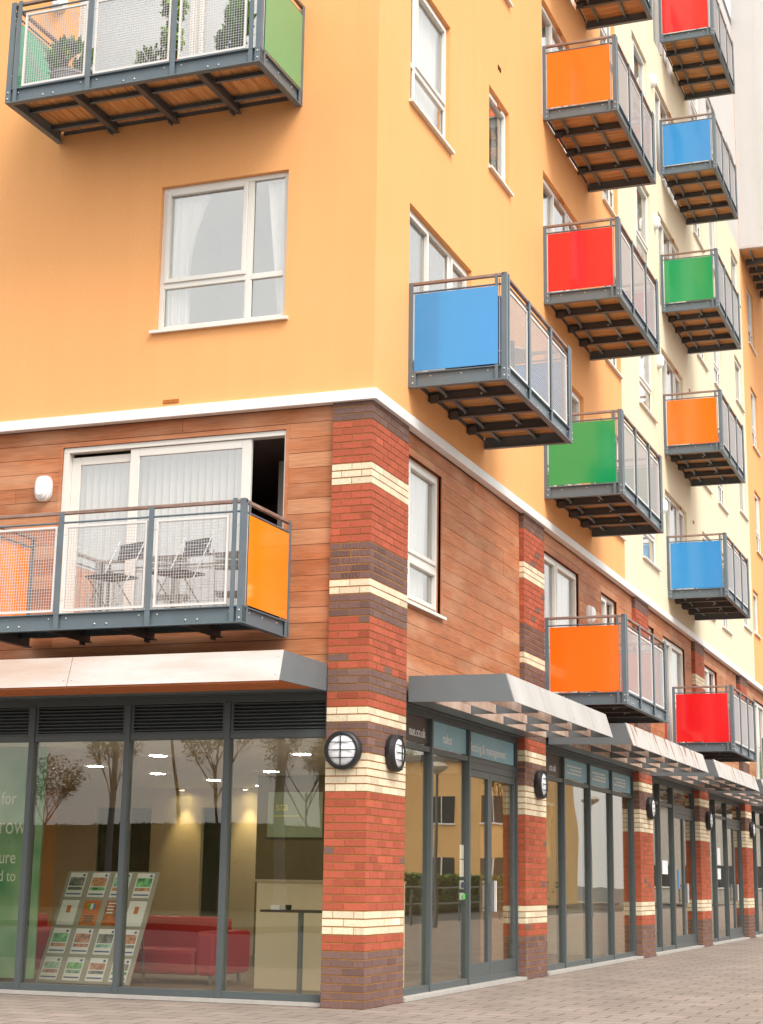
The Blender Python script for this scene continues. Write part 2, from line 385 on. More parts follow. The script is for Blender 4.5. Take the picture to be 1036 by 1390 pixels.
for k in range(5):
    ops_c += [(13.45, 14.85, 6.82+STO*k, H(k)), (15.65, 17.92, 6.56+STO*k, H(k)), (19.75, 21.0, 6.80+STO*k, H(k)), (22.0, 23.25, 6.80+STO*k, H(k))]
    ops_c.append((25.3, 26.5, 7.30+STO*k, 8.5+STO*k))
ops_c = [o for o in ops_c if not (o[3] > 17.5 and o[0] > 19)]
wall('rendered_wall', 'R', 11.95, 19.58, 6.05, 24, [o for o in ops_c if o[0] < 19], 'cream', label='cream rendered wall behind the middle column of balconies')
wall('rendered_wall', 'R', 19.58, 26.85, 6.05, 17.5, [o for o in ops_c if o[0] > 19], 'cream', label='cream rendered wall below the white storeys')
ops_w = [(19.9, 21.2, 18.2, 19.9), (22.1, 23.4, 18.2, 19.9), (25.2, 26.4, 18.6, 19.9), (19.9, 21.2, 21, 22.7)]
wall('rendered_wall', 'R', 19.58, 26.85, 17.5, 24, ops_w, 'white_r', label='white rendered top storeys')
for k in range(4): ops_o2.append((28.0, 29.2, (9.63 if k else 9.63)+STO*k, 11.27+STO*k))
ops_o2.append((27.05, 28.0, 7.36, 8.48))
wall('rendered_wall', 'R', 26.85, 45, 6.05, 24, ops_o2, 'orange', label='far orange rendered wall at the right edge')

# closed shell: roof, back and inner core so that no light leaks behind the windows
sh = MB()
sh.box(-9, 0, -45, -.0, 24, 24.25, 'roof'); sh.box(-9.2, -9, -45, 0, 0, 24, 'orange'); sh.box(-9, 0, -45.2, -45, 0, 24, 'orange')
sh.box(-9, -.16, -45, -.16, 2.97, 3.06, 'ceil')
sh.build('roof_slab', B)

# windows --------------------------------------------------------------------
window('L', -2.56, -1.02, 6.98, 8.66, mull=(-1.49,), trans=(7.5,), sash={(0, 1)}, curtain=[(-2.5, -2.0, 'tieleft'), (-1.33, -1.06, 'tieright'), (-2.5, -2.27, 'net')], label='large window with tied net curtains above the first floor')
window('L', -6.9, -5.3, 6.98, 8.66, mull=(-5.8,), trans=(7.5,), curtain=[(-6.8, -5.4, 'net')])
for (a, b, c, d) in ops_o+ops_c+ops_o2+ops_w:
    if d-c > 1.9:      # balcony doors
        m1 = a+(b-a)*.36; m2 = a+(b-a)*.70
        window('R', a, b, c, d, mull=(m1, m2), back=.1, sill=False, sash={(0, 0), (2, 0)}, curtain=[(a+.1, b-.1, 'blind')] if random.random() < .6 else [(a+.1, m1, 'net'), (m2, b-.1, 'net')])
    elif b-a > 1.3: window('R', a, b, c, d, mull=(a+.28,), trans=(c+.53,), sash={(1, 1)}, curtain=[(a+.1, b-.1, 'net')])
    elif b-a > 1.0 and d-c > 1.3: window('R', a, b, c, d, mull=(b-.32,), trans=(c+.53,), sash={(0, 1)}, curtain=[(a+.1, b-.1, random.choice(['net', 'blind']))] if random.random() < .7 else None)
    else: window('R', a, b, c, d, sash={(0, 0)}, curtain=[(b-.3, b-.08, 'net')])
# balcony door of the top left balcony
f = window('L', -3.8, -1.3, 9.56, 11.5, mull=(-2.25,), back=.1, sill=False, sash={(0, 0), (1, 0)}, curtain=[(-3.7, -1.4, 'plain')], label='balcony door behind the plant pots')

# first floor timber cladding ------------------------------------------------
def cladding(fac, u0, u1, z0, z1, ops, out, vjoint=None):
    mb = MB(); z = z0; i = 0
    while z < z1-.01:
        zt = min(z+.162, z1); segs = [(u0, u1)]
        for o in ops:
            if o[2] < zt-.01 and o[3] > z+.01:
                if zt-z > .05 and not (o[2] <= z+.01 and o[3] >= zt-.01): pass
                ns = []
                for a, b in segs:
                    if o[1] <= a or o[0] >= b: ns.append((a, b)); continue
                    if a < o[0]: ns.append((a, o[0]))
                    if b > o[1]: ns.append((o[1], b))
                segs = ns
        for a, b in segs:
            u = a
            while u < b-.001:
                ln = random.uniform(2.4, 4.8); e = min(b, u+ln)
                if b-e < .4: e = b
                t = random.gauss(1, .075); h = random.uniform(-.035, .045)
                c = (.465*t+h*.4, .172*t+h*.3, .072*t+h*.2)
                if random.random() < .10: c = (.56, .26, .13)
                mb.box(u+.002, e-.002, out-.03, out+random.uniform(-.0015, .0015), z+.0025, zt-.0025, 'timber', c); u = e
        z = zt; i += 1
    for o in ops:      # cut boards above / below where a row straddles the opening's edge
        z = z0
        while z < z1-.01:
            zt = min(z+.162, z1); c = (.52, .21, .10)
            if z < o[3] < zt-.012: mb.box(o[0]+.001, o[1]-.001, out-.03, out+.0005, o[3]+.036 if zt > o[3]+.045 else o[3], zt-.004, 'timber', c)
            if z+.012 < o[2] < zt: mb.box(o[0]+.001, o[1]-.001, out-.03, out+.0005, z+.004, o[2]-.002, 'timber', c)
            z = zt
    # backing with reveals
    us = sorted({u0, u1}|{v for o in ops for v in o[:2]}); zs = sorted({z0, z1}|{v for o in ops for v in o[2:4]})
    for a, b in zip(us, us[1:]):
        for c, d in zip(zs, zs[1:]):
            if not any(o[0] < (a+b)/2 < o[1] and o[2] < (c+d)/2 < o[3] for o in ops):
                mb.face([(a, -(out-.012), c), (b, -(out-.012), c), (b, -(out-.012), d), (a, -(out-.012), d)], 'timber_gap')
    for o in ops:
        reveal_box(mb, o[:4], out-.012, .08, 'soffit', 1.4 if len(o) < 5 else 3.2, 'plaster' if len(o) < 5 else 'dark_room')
        a, b, c, d = o[:4]; w = .035       # timber lining boards proud of the boarding
        cc = (.50, .18, .075)
        mb.box(a-w, a, out-.04, out+.006, c-.0, d+w, 'timber', cc); mb.box(b, b+w, out-.04, out+.006, c, d+w, 'timber', cc); mb.box(a, b, out-.04, out+.006, d, d+w, 'timber', cc)
    return mb.build('timber_cladding', B, rz=RZ[fac])
CO = -.065
ZB = 3.06; ZT = 5.98
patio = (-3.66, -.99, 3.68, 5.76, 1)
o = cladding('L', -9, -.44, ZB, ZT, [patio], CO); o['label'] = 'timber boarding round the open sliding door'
ffR = {0: (1.115, 5.68, [(1.16, 2.43, 4.1, 5.72)]), 1: (6.72, 12.72, [(6.82, 8.95, 3.68, 5.71), (10.4, 11.55, 4.1, 5.69)]),
       2: (13.8, 18.35, [(13.86, 14.6, 4.1, 5.68), (15.4, 17.6, 3.68, 5.69)]), 3: (19.45, 24.15, [(19.75, 21.45, 4.1, 5.69)]), 4: (25.27, 29.6, [(26.9, 28.9, 3.68, 5.69)])}
for k, (a, b, ops) in ffR.items():
    o = cladding('R', a, b, ZB, ZT, ops, CO)
    for (c, d, e, g) in ops:
        if g-e > 1.9: window('R', c, d, e, g, mull=(c+(d-c)*.42,), back=.08, sill=False, sash={(0, 0), (1, 0)}, out=CO, curtain=[(c+.9, d-.1, 'net')])
        elif k == 0: window('R', c, d, e, g, mull=(c+.22,), trans=(e+.53,), sash={(1, 1), (1, 0)}, out=CO, curtain=[(c+.08, d-.08, 'net')], label='tall white window beside the corner brick pillar')
        else: window('R', c, d, e, g, mull=((c+d)/2,), out=CO, sash={(0, 0)}, curtain=[(c+.08, d-.08, 'net')])

# sliding patio door on the left facade ---------------------------------------
def patio_door():
    f = MB(); u0, u1, z0, z1 = patio[:4]; ob = CO-.06
    f.box(u0, u1, ob-.06, ob+.045, z1-.06, z1-.002, 'upvc'); f.box(u0, u0+.07, ob-.06, ob+.045, z0, z1-.06, 'upvc'); f.box(u1-.022, u1, ob-.06, ob+.045, z0, z1-.06, 'upvc')
    f.box(u0+.07, u1-.022, ob-.06, ob+.045, z0, z0+.05, 'upvc')
    fo = f.build('patio_door', B, bevel=.004); fo['label'] = 'white sliding patio door standing part open'
    for (a, b, oo, zt) in ((u0+.07, -2.76, ob-.05, z1-.1), (-2.84, -1.40, ob+.0, z1-.065)):
        s = MB(); w = .11; s.box(a, a+w, oo-.02, oo+.025, z0+.05, zt, 'upvc'); s.box(b-w, b, oo-.02, oo+.025, z0+.05, zt, 'upvc')
        s.box(a+w, b-w, oo-.02, oo+.025, z0+.05, z0+.17, 'upvc'); s.box(a+w, b-w, oo-.02, oo+.025, zt-.09, zt, 'upvc')
        so = s.build('sliding_leaf', fo, bevel=.005)
        g = MB(); pane_box(g, a+w, b-w, z0+.17, zt-.09, oo+.005); g.build('pane', fo)
    bl = MB(); drape(bl, u0+.1, -1.5, z0+.1, z1-.1, ob-.16, 'blind'); bl.build('vertical_blind', fo)
patio_door()

# brick pillars ---------------------------------------------------------------
C = .075
def bcol(course):
    n = course
    table = [(7, 'p'), (9, 'r'), (12, 'c'), (27, 'r'), (32, 'c'), (36, 'p'), (38, 'c'), (40, 'r'), (43, 'p'), (50, 'r'), (53, 'p'), (55, 'c'), (60, 'x'), (68, 'r'), (71, 'c'), (77, 'r'), (81, 'p')]
    for t, k in table:
        if n < t: return k
    return 'p'
BC = {'r': (.46, .108, .06), 'p': (.20, .118, .10), 'c': (.82, .70, .50), 'x': (.20, .115, .10)}
def bricks(mb, u0, u1, o, courses, start, ribbed=True, axis='u', side=0, half0=False):
    """one wall face of stretcher bond. axis 'u': face looks outwards at o; axis 'o': return face at u=side, running inwards"""
    for n in courses:
        z0, z1 = n*C+.0065, n*C+C-.0065; kind = bcol(n); x = u0; odd = (n+start) % 2
        first = True
        while x < u1-.004:
            ln = .1075 if (first and odd) else .22
            e = min(u1, x+ln); first = False
            if u1-e < .05: e = u1
            base = BC[kind]; t = random.gauss(1, .09)
            c = tuple(max(.02, v*t) for v in base)
            if kind == 'r' and random.random() < .012: c = BC['p']
            d = random.uniform(-.001, .0015); a, b = x+.004, e-.004
            def bx(a, b, z0, z1, dd):
                if axis == 'u': mb.box(a, b, o-.03, o+dd, z0, z1, 'brick', c)
                else:
                    if side > 0: mb.box(o-.03, o+dd, -b, -a, z0, z1, 'brick', c)
                    else: mb.box(o-dd, o+.03, -b, -a, z0, z1, 'brick', c)
            if kind == 'x' and ribbed and b-a > .15:
                bx(a, b, z0, z1, -.0048); k = 6; w = (b-a)/k
                for i in range(k): bx(a+i*w+.004, a+(i+1)*w-.007, z0+.003, z1-.003, d)
            else: bx(a, b, z0, z1, d)
            x = e
def pillar(fac, u0, u1, corner=False, label=None):
    mb = MB(); full = range(0, 80); inn = -.18
    cz = 80*C
    if corner:
        # world axes: left face at y=0 for x -.44..0, right face at x=0 for y 0..1.115
        mb.box(-.44, -.006, -1.115, -.006, 0, cz, 'mortar')
        bricks(mb, -.44, 0., 0., full, 0)
        bricks(mb, 0., 1.115, 0., full, 1, axis='o', side=1)
        # returns towards the glazing and cladding
        bricks(mb, 0., .25, -.44, full, 0, axis='o', side=-1)
    else:
        mb.box(u0+.006, u1-.006, -.6, -.006, 0, cz, 'mortar')
        bricks(mb, u0, u1, 0., full, 0)
        bricks(mb, 0., .25, u0, full, 1, axis='o', side=-1); bricks(mb, 0., .25, u1, full, 1, axis='o', side=1)
    p = mb.build('brick_pillar', B, rz=RZ[fac])
    if label: p['label'] = label
pillar('L', 0, 0, True, 'wide corner pillar of red, purple and cream brick')
PIL = [(5.68, 6.72), (12.72, 13.8), (18.42, 19.5), (24.4, 25.4), (29.9, 31.0), (35.5, 36.6)]
for i, (a, b) in enumerate(PIL): pillar('R', a, b, label='%s brick pillar counted from the corner' % ['second', 'third', 'fourth', 'fifth', 'sixth', 'seventh'][i])

# white string course over the first floor
s = MB()
def band(mb, u0, u1, z0=5.975, z1=6.09):
    mb.box(u0, u1, -.05, .052, z0, z1, 'white_m')
b_ = MB(); x = -9.
while x < 0: 
    e = min(x+2.27, .052) if x+2.27 < -.2 else .052; b_.box(x+.0015, e, -.05, .052, 5.975, 6.09, 'white_m'); x = e
b_.build('string_course', B, bevel=.004)
b_ = MB(); x = .052-.104
x = -.0
b_.box(.055-.003, 2.6, -.05, .052, 5.975, 6.09, 'white_m'); x = 2.603
while x < 45: b_.box(x, x+2.997, -.05, .052, 5.975, 6.09, 'white_m'); x += 3.0
b_.build('string_course', B, rz=RZ['R'], bevel=.004)
# air vents
def vent(fac, u, z, w=.19, h=.045):
    m = MB(); m.box(u, u+w, -.01, .006, z, z+h, 'vent')
    for i in range(3): m.box(u+.008+i*w/3, u+(i+1)*w/3-.008, .006, .012, z+.006, z+h-.006, 'vent')
    m.build('air_vent', B, rz=RZ[fac])
vent('L', -2.42, 6.135)
for k in range(1, 5):
    for u in (4.5, 7.9, 10.3, 12.8, 17.2, 18.6): vent('R', u, 6.17+STO*k-.55, .14, .06) if not (u == 4.5 and k != 2) else vent('R', 4.5, 11.87, .14, .06)
vent('R', 11.1, 7.9+.85, .14, .06)

# ------------------------------------------------------------------ shopfront glazing
GO = -.15
def shopfront(fac, u0, u1, mulls, head=2.97, trans=(2.60,), lou=False, door=None, bottom=.04, label=None, parent=B):
    f = MB(); w = .03; D0, D1 = GO-.06, GO+.04
    f.box(u0, u1, D0, D1, 2.93, head+.03, 'frame_al'); f.box(u0, u1, D0, -.04, 3.0, 3.075, 'frame_al'); f.box(u0, u1, D0, D1-.001, bottom, bottom+.07, 'frame_al')
    edges = [u0]+list(mulls)+[u1]
    for m in edges:
        a, b = max(u0, m-w), min(u1, m+w); f.box(a, b, D0-.02, D1+.012, bottom, 2.935, 'frame_al')
    for a, b in zip(edges, edges[1:]): f.box(a+w, b-w, D0, D1-.002, 2.565, 2.625, 'frame_al')
    fo = f.build('shopfront_frame', parent, rz=RZ[fac], bevel=.003)
    if label: fo['label'] = label
    for i, (a, b) in enumerate(zip(edges, edges[1:])):
        a2, b2 = a+w, b-w
        if lou:
            l = MB(); l.box(a2, b2, GO-.05, GO-.045, 2.62, 2.93, 'louvre')
            l.box(a2+.002, a2+.03, GO-.04, GO+.03, 2.625, 2.93, 'frame_al'); l.box(b2-.03, b2-.002, GO-.04, GO+.03, 2.625, 2.93, 'frame_al'); l.box(a2+.03, b2-.03, GO-.04, GO+.03, 2.625, 2.645, 'frame_al')
            z = 2.66
            while z < 2.915:
                l.hexa([(a2+.03, -(GO+.028), z), (b2-.03, -(GO+.028), z), (b2-.03, -(GO-.02), z+.022), (a2+.03, -(GO-.02), z+.022), (a2+.03, -(GO+.028), z+.008), (b2-.03, -(GO+.028), z+.008), (b2-.03, -(GO-.02), z+.030), (a2+.03, -(GO-.02), z+.030)], 'frame_al'); z += .036
            l.build('louvre', fo)
        else:
            g = MB(); pane_box(g, a2, b2, 2.625, 2.93, GO, 'shop_glass'); g.build('fanlight', fo)
        if door and i == door[0]:
            dl = MB(); a3, b3 = a2+.005, b2-.005; mid = door[1]; zt = 2.48
            dl.box(a2, b2, GO-.04, GO+.03, zt+.005, 2.565, 'frame_al')
            for (p, q) in ((a3, mid-.004), (mid+.004, b3)):
                dl.box(p, p+.07, GO-.03, GO+.025, .06, zt, 'frame_al'); dl.box(q-.07, q, GO-.03, GO+.025, .06, zt, 'frame_al')
                dl.box(p+.07, q-.07, GO-.03, GO+.025, zt-.08, zt, 'frame_al'); dl.box(p+.07, q-.07, GO-.03, GO+.025, .06, .26, 'frame_al')
            do = dl.build('shop_door', fo)
            g = MB()
            for (p, q) in ((a3, mid-.004), (mid+.004, b3)): pane_box(g, p+.07, q-.07, .26, zt-.08, GO, 'shop_glass')
            g.build('door_glass', fo)
            h = MB(); h.box(mid-.09, mid-.055, GO+.06, GO+.085, .84, 1.2, 'grey_al'); h.box(mid+.055, mid+.09, GO+.06, GO+.085, .84, 1.2, 'upvc')
            for uu in (mid-.0725, mid+.0725):
                for zz in (.88, 1.16): h.box(uu-.008, uu+.008, GO+.025, GO+.06, zz-.01, zz+.01, 'grey_al')
            h.build('pull_handle', fo)
        else:
            g = MB(); pane_box(g, a2, b2, bottom+.07, 2.565, GO, 'shop_glass'); g.build('pane', fo)
    return fo
shopfront('L', -9, -.44, [-7.29, -6.145, -5.0, -3.86, -2.715, -1.57], lou=True, label='left shopfront with louvres over four tall panes')
sf1 = shopfront('R', 1.115, 5.68, [2.27, 3.65], door=(2, 4.53), label='corner shop entrance with blue sign panels')
sf2 = shopfront('R', 6.72, 12.72, [8.1, 9.65, 11.13], label='four pane shopfront past the second pillar')
sf3 = shopfront('R', 13.8, 18.42, [14.93, 16.2], door=(2, 17.3), label='shopfront and door past the third pillar')
sf4 = shopfront('R', 19.5, 24.4, [20.85, 22.35], door=(2, 23.4), label='shopfront and door past the fourth pillar')
sf5 = shopfront('R', 25.4, 29.9, [26.7, 28.1], label='shopfront past the fifth pillar')
sf6 = shopfront('R', 31.0, 35.5, [32.2, 33.6])
# pale stone threshold under the shopfronts
th = MB(); th.box(-9, -.46, -.3, -.05, 0.004, .04, 'kerb')
th.build('threshold', B)
for a, b in [(1.13, 5.66), (6.74, 12.7), (13.82, 18.4), (19.52, 24.38), (25.42, 29.88), (31, 35.5)]:
    th = MB(); th.box(a, b, -.3, .02, .004, .04, 'kerb'); th.build('threshold', B, rz=RZ['R'])

# shop signs behind the fanlights
def sign_panel(a, b, mt, txt=None, tu=0, tz=2.70, size=.12, sx=1, lines=0, parent=sf1, col='textwhite'):
    m = MB(); m.box(a, b, GO+.005, GO+.008, 2.64, 2.925, mt)
    for k in range(lines):
        u = a+(b-a)*(.2+.12*(k % 2)); z = 2.82-.05*k
        while u < b-(b-a)*.25:
            w = random.uniform(.05, .16); m.box(u, min(u+w, b-.1), GO+.008, GO+.0095, z, z+.026, 'textwhite'); u += w+.03
    p = m.build('sign_panel', parent)
    if txt:
        text('sign_lettering', txt, size, col, p, (tu, -(GO+.010), tz), (R(90), 0, 0), .002, sx)
    return p
sign_panel(1.15, 2.24, 'signgrey', 'nue.co.uk', 1.60, 2.71, .15, .92)
sign_panel(2.30, 3.62, 'signblue', 'sales', 2.75, 2.71, .16, 1.1)
sign_panel(3.68, 5.64, 'signblue', 'letting & management', 3.80, 2.70, .155, 1.08)
sign_panel(6.76, 8.07, 'signgrey', 'co.uk', 7.42, 2.70, .15, 1.1, parent=sf2)
for a, b in ((8.13, 9.62), (9.68, 11.1), (11.16, 12.68)): sign_panel(a, b, 'signblue', lines=3, parent=sf2)
# stickers on the door mullion
def on_wall(name, parent, fac, u0, u1, z0, z1, o, mt, t=.003):
    m = MB(); m.box(u0, u1, o, o+t, z0, z1, mt); return m.build(name, parent, rz=0 if parent is not None and parent is not B else RZ[fac])
M['st_g'] = mat('sticker_green', srgb(90, 190, 80), .5); M['st_n'] = mat('sticker_navy', srgb(50, 56, 80), .5); M['st_b'] = mat('sticker_blue', srgb(80, 150, 200), .5)
for (z0, z1, mt) in ((1.44, 1.6, 'paper'), (1.24, 1.43, 'paper'), (1.10, 1.2, 'paper'), (.98, 1.06, 'paper')): on_wall('door_notice', sf1, 'R', 3.45, 3.60, z0, z1, GO-.012, mt)
on_wall('door_notice', sf1, 'R', 3.47, 3.56, 1.115, 1.185, GO+.010, 'st_n'); on_wall('door_notice', sf1, 'R', 3.50, 3.59, .99, 1.05, GO+.010, 'st_g')
on_wall('door_notice', sf3, 'R', 15.25, 15.75, 1.36, 1.6, GO+.006, 'paper'); on_wall('door_notice', sf3, 'R', 16.75, 16.9, 1.1, 1.45, GO+.006, 'st_b')
on_wall('door_notice', sf4, 'R', 21.2, 21.6, 1.6, 1.95, GO+.006, 'paper'); on_wall('door_notice', sf4, 'R', 21.2, 21.6, 1.3, 1.52, GO+.006, 'paper')

# ------------------------------------------------------------------ shop interiors (rooms are part of the building)
r = MB()
r.box(-9, -.2, -45, -.2, .0, .02, 'shop_floor')
r.box(-9, -.2, -45, -.24, 2.9, 2.96, 'ceil'); r.box(-9, -.45, -9.2, -.45, 2.58, 2.62, 'ceil')
# corner shop: back wall at y=5 with two openings, deeper corridor behind
for a, b in ((-9, -8.27), (-7.25, -6.35), (-5.92, -3.9)): r.box(a, b, -9.3, -9.2, .02, 2.9, 'shop_wall')
for a, b in ((-8.27, -7.25), (-6.35, -5.92)): r.box(a, b, -9.3, -9.2, 2.27, 2.9, 'shop_wall')
r.box(-9, -3, -11.1, -11.0, .02, 2.9, 'shop_wall'); r.box(-8.25, -7.27, -9.4, -9.35, .02, 2.25, 'door_brown'); r.box(-6.3, -5.95, -10.4, -10.32, .02, 1.9, 'door_brown')
r.box(-4.0, -.2, -6.3, -6.2, .02, 2.9, 'olive'); r.box(-4.0, -3.9, -9.3, -6.3, .02, 2.9, 'shop_wall')
for y in (12.9, 19.0, 24.9, 30.4, 36): r.box(-9, -.2, -y-.1, -y, .02, 2.9, 'shop_wall')
r.box(-3.9, -3.8, -12.9, -6.3, .02, 2.9, 'purple'); r.box(-5.1, -5.0, -45, -12.95, .02, 2.9, 'shop_wall')
r.build('shop_interior', B)
for (x, y, zc) in [(-5.5, 2.51, 2.58), (-5.31, 3.97, 2.58), (-3.54, 2.35, 2.58), (-5.22, 5.53, 2.58), (-1.72, 2.4, 2.58), (-5.09, 7.03, 2.58), (-5.0, 8.55, 2.58), (-1.6, 4.6, 2.58), (-3.4, 5.3, 2.58), (-7.4, 2.6, 2.58),
                   (-2.4, 9, 2.9), (-2.4, 11.5, 2.9), (-2.4, 16, 2.9), (-2.4, 21.5, 2.9), (-2.4, 27, 2.9)]:
    m = MB(); m.box(x-.075, x+.075, -y-.075, -y+.075, zc-.012, zc-.006, 'ceil_light'); m.box(x-.095, x+.095, -y-.095, -y+.095, zc-.006, zc-.001, 'white_m')
    m.build('ceiling_light', B)
for x, y in ((-5.5, 9.0), (-6.62, 9.0)):
    m = MB(); m.lathe((x, y, 2.575), (0, 0, -1), [(0, 0), (.05, 0), (.05, .04), (.04, .04)], 'white_m', 14); m.lathe((x, y, 2.55), (0, 0, -1), [(.035, 0), (0, .002)], 'spot_on', 12); m.build('wall_spotlight', B)
    l = bpy.data.lights.new('wall_spotlight_beam', 'SPOT'); l.energy = 22; l.spot_size = R(58); l.spot_blend = .8; l.color = (1, .78, .36); l.shadow_soft_size = .04
    lo = bpy.data.objects.new('wall_spotlight_beam', l); COL.objects.link(lo); lo.location = (x, y, 2.52); lo.rotation_euler = (R(8), 0, 0); lo.parent = B

# ------------------------------------------------------------------ balconies
def balcony_meshes(L, Dp=1.12):
    d = {}
    Hc = .165
    f = MB(); st = 'steel'
    def chan_u(u, s):      # end channel at u, web set back, flanges outwards (s=-1 near end, +1 far end)
        w0, w1 = (u+.03, u+.038) if s < 0 else (u-.038, u-.03)
        a, b = (u, u+.07) if s < 0 else (u-.07, u)
        f.box(w0, w1, .02, Dp-.03, .008, Hc-.008, st)
        f.box(a, b, .02, Dp, 0, .011, st); f.box(a, b, .02, Dp, Hc-.011, Hc, st)
    chan_u(0, -1); chan_u(L, 1)
    f.box(.03, L-.03, Dp-.04, Dp-.032, .011, Hc-.011, st); f.box(.07, L-.07, Dp-.07, Dp, 0, .0105, st); f.box(.07, L-.07, Dp-.07, Dp, Hc-.0105, Hc, st)
    f.box(.07, L-.07, .0, .012, .10, Hc-.01, 'steel_d')
    # stiffeners and bolts
    ps = [.05, L/3, 2*L/3, L-.05]
    for p in ps[1:-1]: f.box(p-.006, p+.006, Dp-.032, Dp-.001, .011, Hc-.011, st)
    for p in (.0, L-.06): f.box(p, p+.06, Dp-.06, Dp-.001, .012, Hc-.012, st)
    for s_, u in ((-1, 0), (1, L)): f.box(u if s_ < 0 else u-.012, u+.012 if s_ < 0 else u, .02, .09, .012, Hc-.012, st)
    def bolt(p, ax): f.lathe(p, ax, [(.0095, 0), (.0095, .007), (.005, .011), (0, .011)], 'bolt', 8)
    for i in range(3):
        a, b = ps[i], ps[i+1]
        for t in (.1, .42, .55, .9): bolt((a+(b-a)*t, -(Dp-.032), .115 if t in (.1, .9) else .05), (0, -1, 0))
    for zz in (.045, .12): 
        for u in (.03, L-.03): bolt((u, -(Dp-.001), zz), (0, -1, 0))
        bolt((.0, -(Dp-.03), zz), (-1, 0, 0)); bolt((.0, -.055, zz), (-1, 0, 0)); 
    for o in (.25, .6, .9): bolt((.03, -o, .12), (-1, 0, 0)); bolt((L-.03, -o, .12), (1, 0, 0))
    d['frame'] = f
    beams = []
    for k in (1, 2, 3):
        b = MB(); u = L*k/4; dk = 'steel_d'
        b.box(u-.004, u+.004, -.0, Dp-.045, .04, .135, dk); b.box(u-.032, u+.032, .0, Dp-.045, .03, .04, dk); b.box(u-.032, u+.032, .0, Dp-.045, .125, .135, dk)
        b.box(u-.05, u-.035, .03, .13, .0, .10, dk)
        for (o, z) in ((.06, .07), (.2, .08), (.62, .08)): b.lathe((u-.005, -o, z), (-1, 0, 0), [(.014, 0), (.014, .01), (0, .012)], 'bolt', 8)
        beams.append(b)
    d['beam'] = beams
    js = []
    for o in (.2, .66):
        j = MB(); 
        for k in range(4):
            a, b = L*k/4+.045, L*(k+1)/4-.045
            j.box(a, b, o, o+.006, .075, .14, 'steel'); j.box(a, b, o, o+.04, .075, .081, 'steel'); j.box(a, a+.006, o+.006, o+.04, .081, .13, 'steel_d'); j.box(b-.006, b, o+.006, o+.04, .081, .13, 'steel_d')
            for t in (a+.03, b-.03): j.lathe((t, -o, .09), (0, 1, 0), [(.01, 0), (.01, .008), (0, .01)], 'bolt', 6)
        js.append(j)
    d['joist'] = js
    k = MB(); u = .045
    while u < L-.05:
        e = min(u+.118, L-.045); t = random.uniform(.75, 1.15); k.box(u, e, .02, Dp-.045, .142, .164, 'deck', (t, t, t)); u = e+.007
    d['deck'] = k
    posts = []
    for i, u in enumerate(ps):
        p = MB()
        if i in (0, 3):
            s_ = 1 if i == 0 else -1; ue = 0 if i == 0 else L
            a, b = sorted((ue+.0*s_, ue+.012*s_)); p.box(a, b, Dp-.062, Dp-.002, .012, 1.21, 'steel')        # corner angle
            a, b = sorted((ue+.012*s_, ue+.055*s_)); p.box(a, b, Dp-.014, Dp-.002, .012, 1.21, 'steel')
            a, b = sorted((ue+.09*s_, ue+.135*s_)); p.box(a, b, Dp-.014, Dp-.002, .012, 1.215, 'steel')       # second upright on the front
            a, b = sorted((ue+.0*s_, ue+.012*s_)); p.box(a, b, Dp-.135, Dp-.1, .012, 1.2, 'steel')            # second upright on the end
            p.tube([(ue+.03*s_, -(Dp-.09), .18), (ue+.03*s_, -(Dp-.09), 1.15)], .008, 'wire_g', 6)
            p.tube([(ue+.03*s_, -(Dp-.09), 1.085), (ue+.115*s_, -(Dp-.01), 1.085)], .006, 'steel', 6)
            for zz in (.32, .95): p.tube([(ue+.05*s_, -(Dp-.016), zz), (ue+.16*s_, -(Dp-.02), zz)], .004, 'bolt', 6); p.tube([(ue+.012*s_, -(Dp-.05), zz), (ue+.012*s_, -(Dp-.16), zz)], .004, 'bolt', 6)
        else:
            p.box(u-.028, u+.028, Dp-.014, Dp-.002, .012, 1.185, 'steel'); p.box(u-.006, u+.006, Dp-.05, Dp-.014, .17, 1.16, 'steel')
            for zz in (.30, .96): p.tube([(u-.07, -(Dp-.022), zz), (u+.07, -(Dp-.022), zz)], .004, 'bolt', 6)
        posts.append(p)
    for u in (0, L):
        p = MB(); a, b = (0, .012) if u == 0 else (L-.012, L); p.box(a, b, .0, .05, .012, 1.2, 'steel')
        for zz in (.3, .9): p.tube([((a+b)/2, -.05, zz), ((a+b)/2, -.11, zz)], .004, 'bolt', 6)
        posts.append(p)
    d['post'] = posts
    h = MB(); z0, z1 = 1.17, 1.205
    h.box(.0, L, Dp-.06, Dp-.016, z0, z1, 'rail_wood'); h.box(.001, .046, .01, Dp-.06, z0, z1, 'rail_wood'); h.box(L-.046, L-.001, .01, Dp-.06, z0, z1, 'rail_wood')
    d['handrail'] = h
    r_ = MB()
    for pts in ([(.02, -(Dp-.02), 1.085), (L-.02, -(Dp-.02), 1.085)], [(.02, -.02, 1.085), (.02, -(Dp-.02), 1.085)], [(L-.02, -.02, 1.085), (L-.02, -(Dp-.02), 1.085)]): r_.tube(pts, .011, 'steel', 6)
    d['lower_rail'] = r_
    sc = []
    for i in range(3):
        a = ps[i]+(.13 if i == 0 else .05); b = ps[i+1]-(.13 if i == 2 else .05); z0, z1 = .185, 1.055; o = Dp-.03
        fr = MB()
        t = .022
        fr.box(a, a+t, o-.01, o+.01, z0, z1, 'wire'); fr.box(b-t, b, o-.01, o+.01, z0, z1, 'wire'); fr.box(a+t, b-t, o-.01, o+.01, z0, z0+t, 'wire'); fr.box(a+t, b-t, o-.01, o+.01, z1-t, z1, 'wire')
        w = MB(); n = int((b-a)/.029); m = int((z1-z0)/.029)
        for q in range(1, n):
            u = a+(b-a)*q/n; w.box(u-.0019, u+.0019, o-.002, o+.002, z0+t, z1-t, 'wire_g')
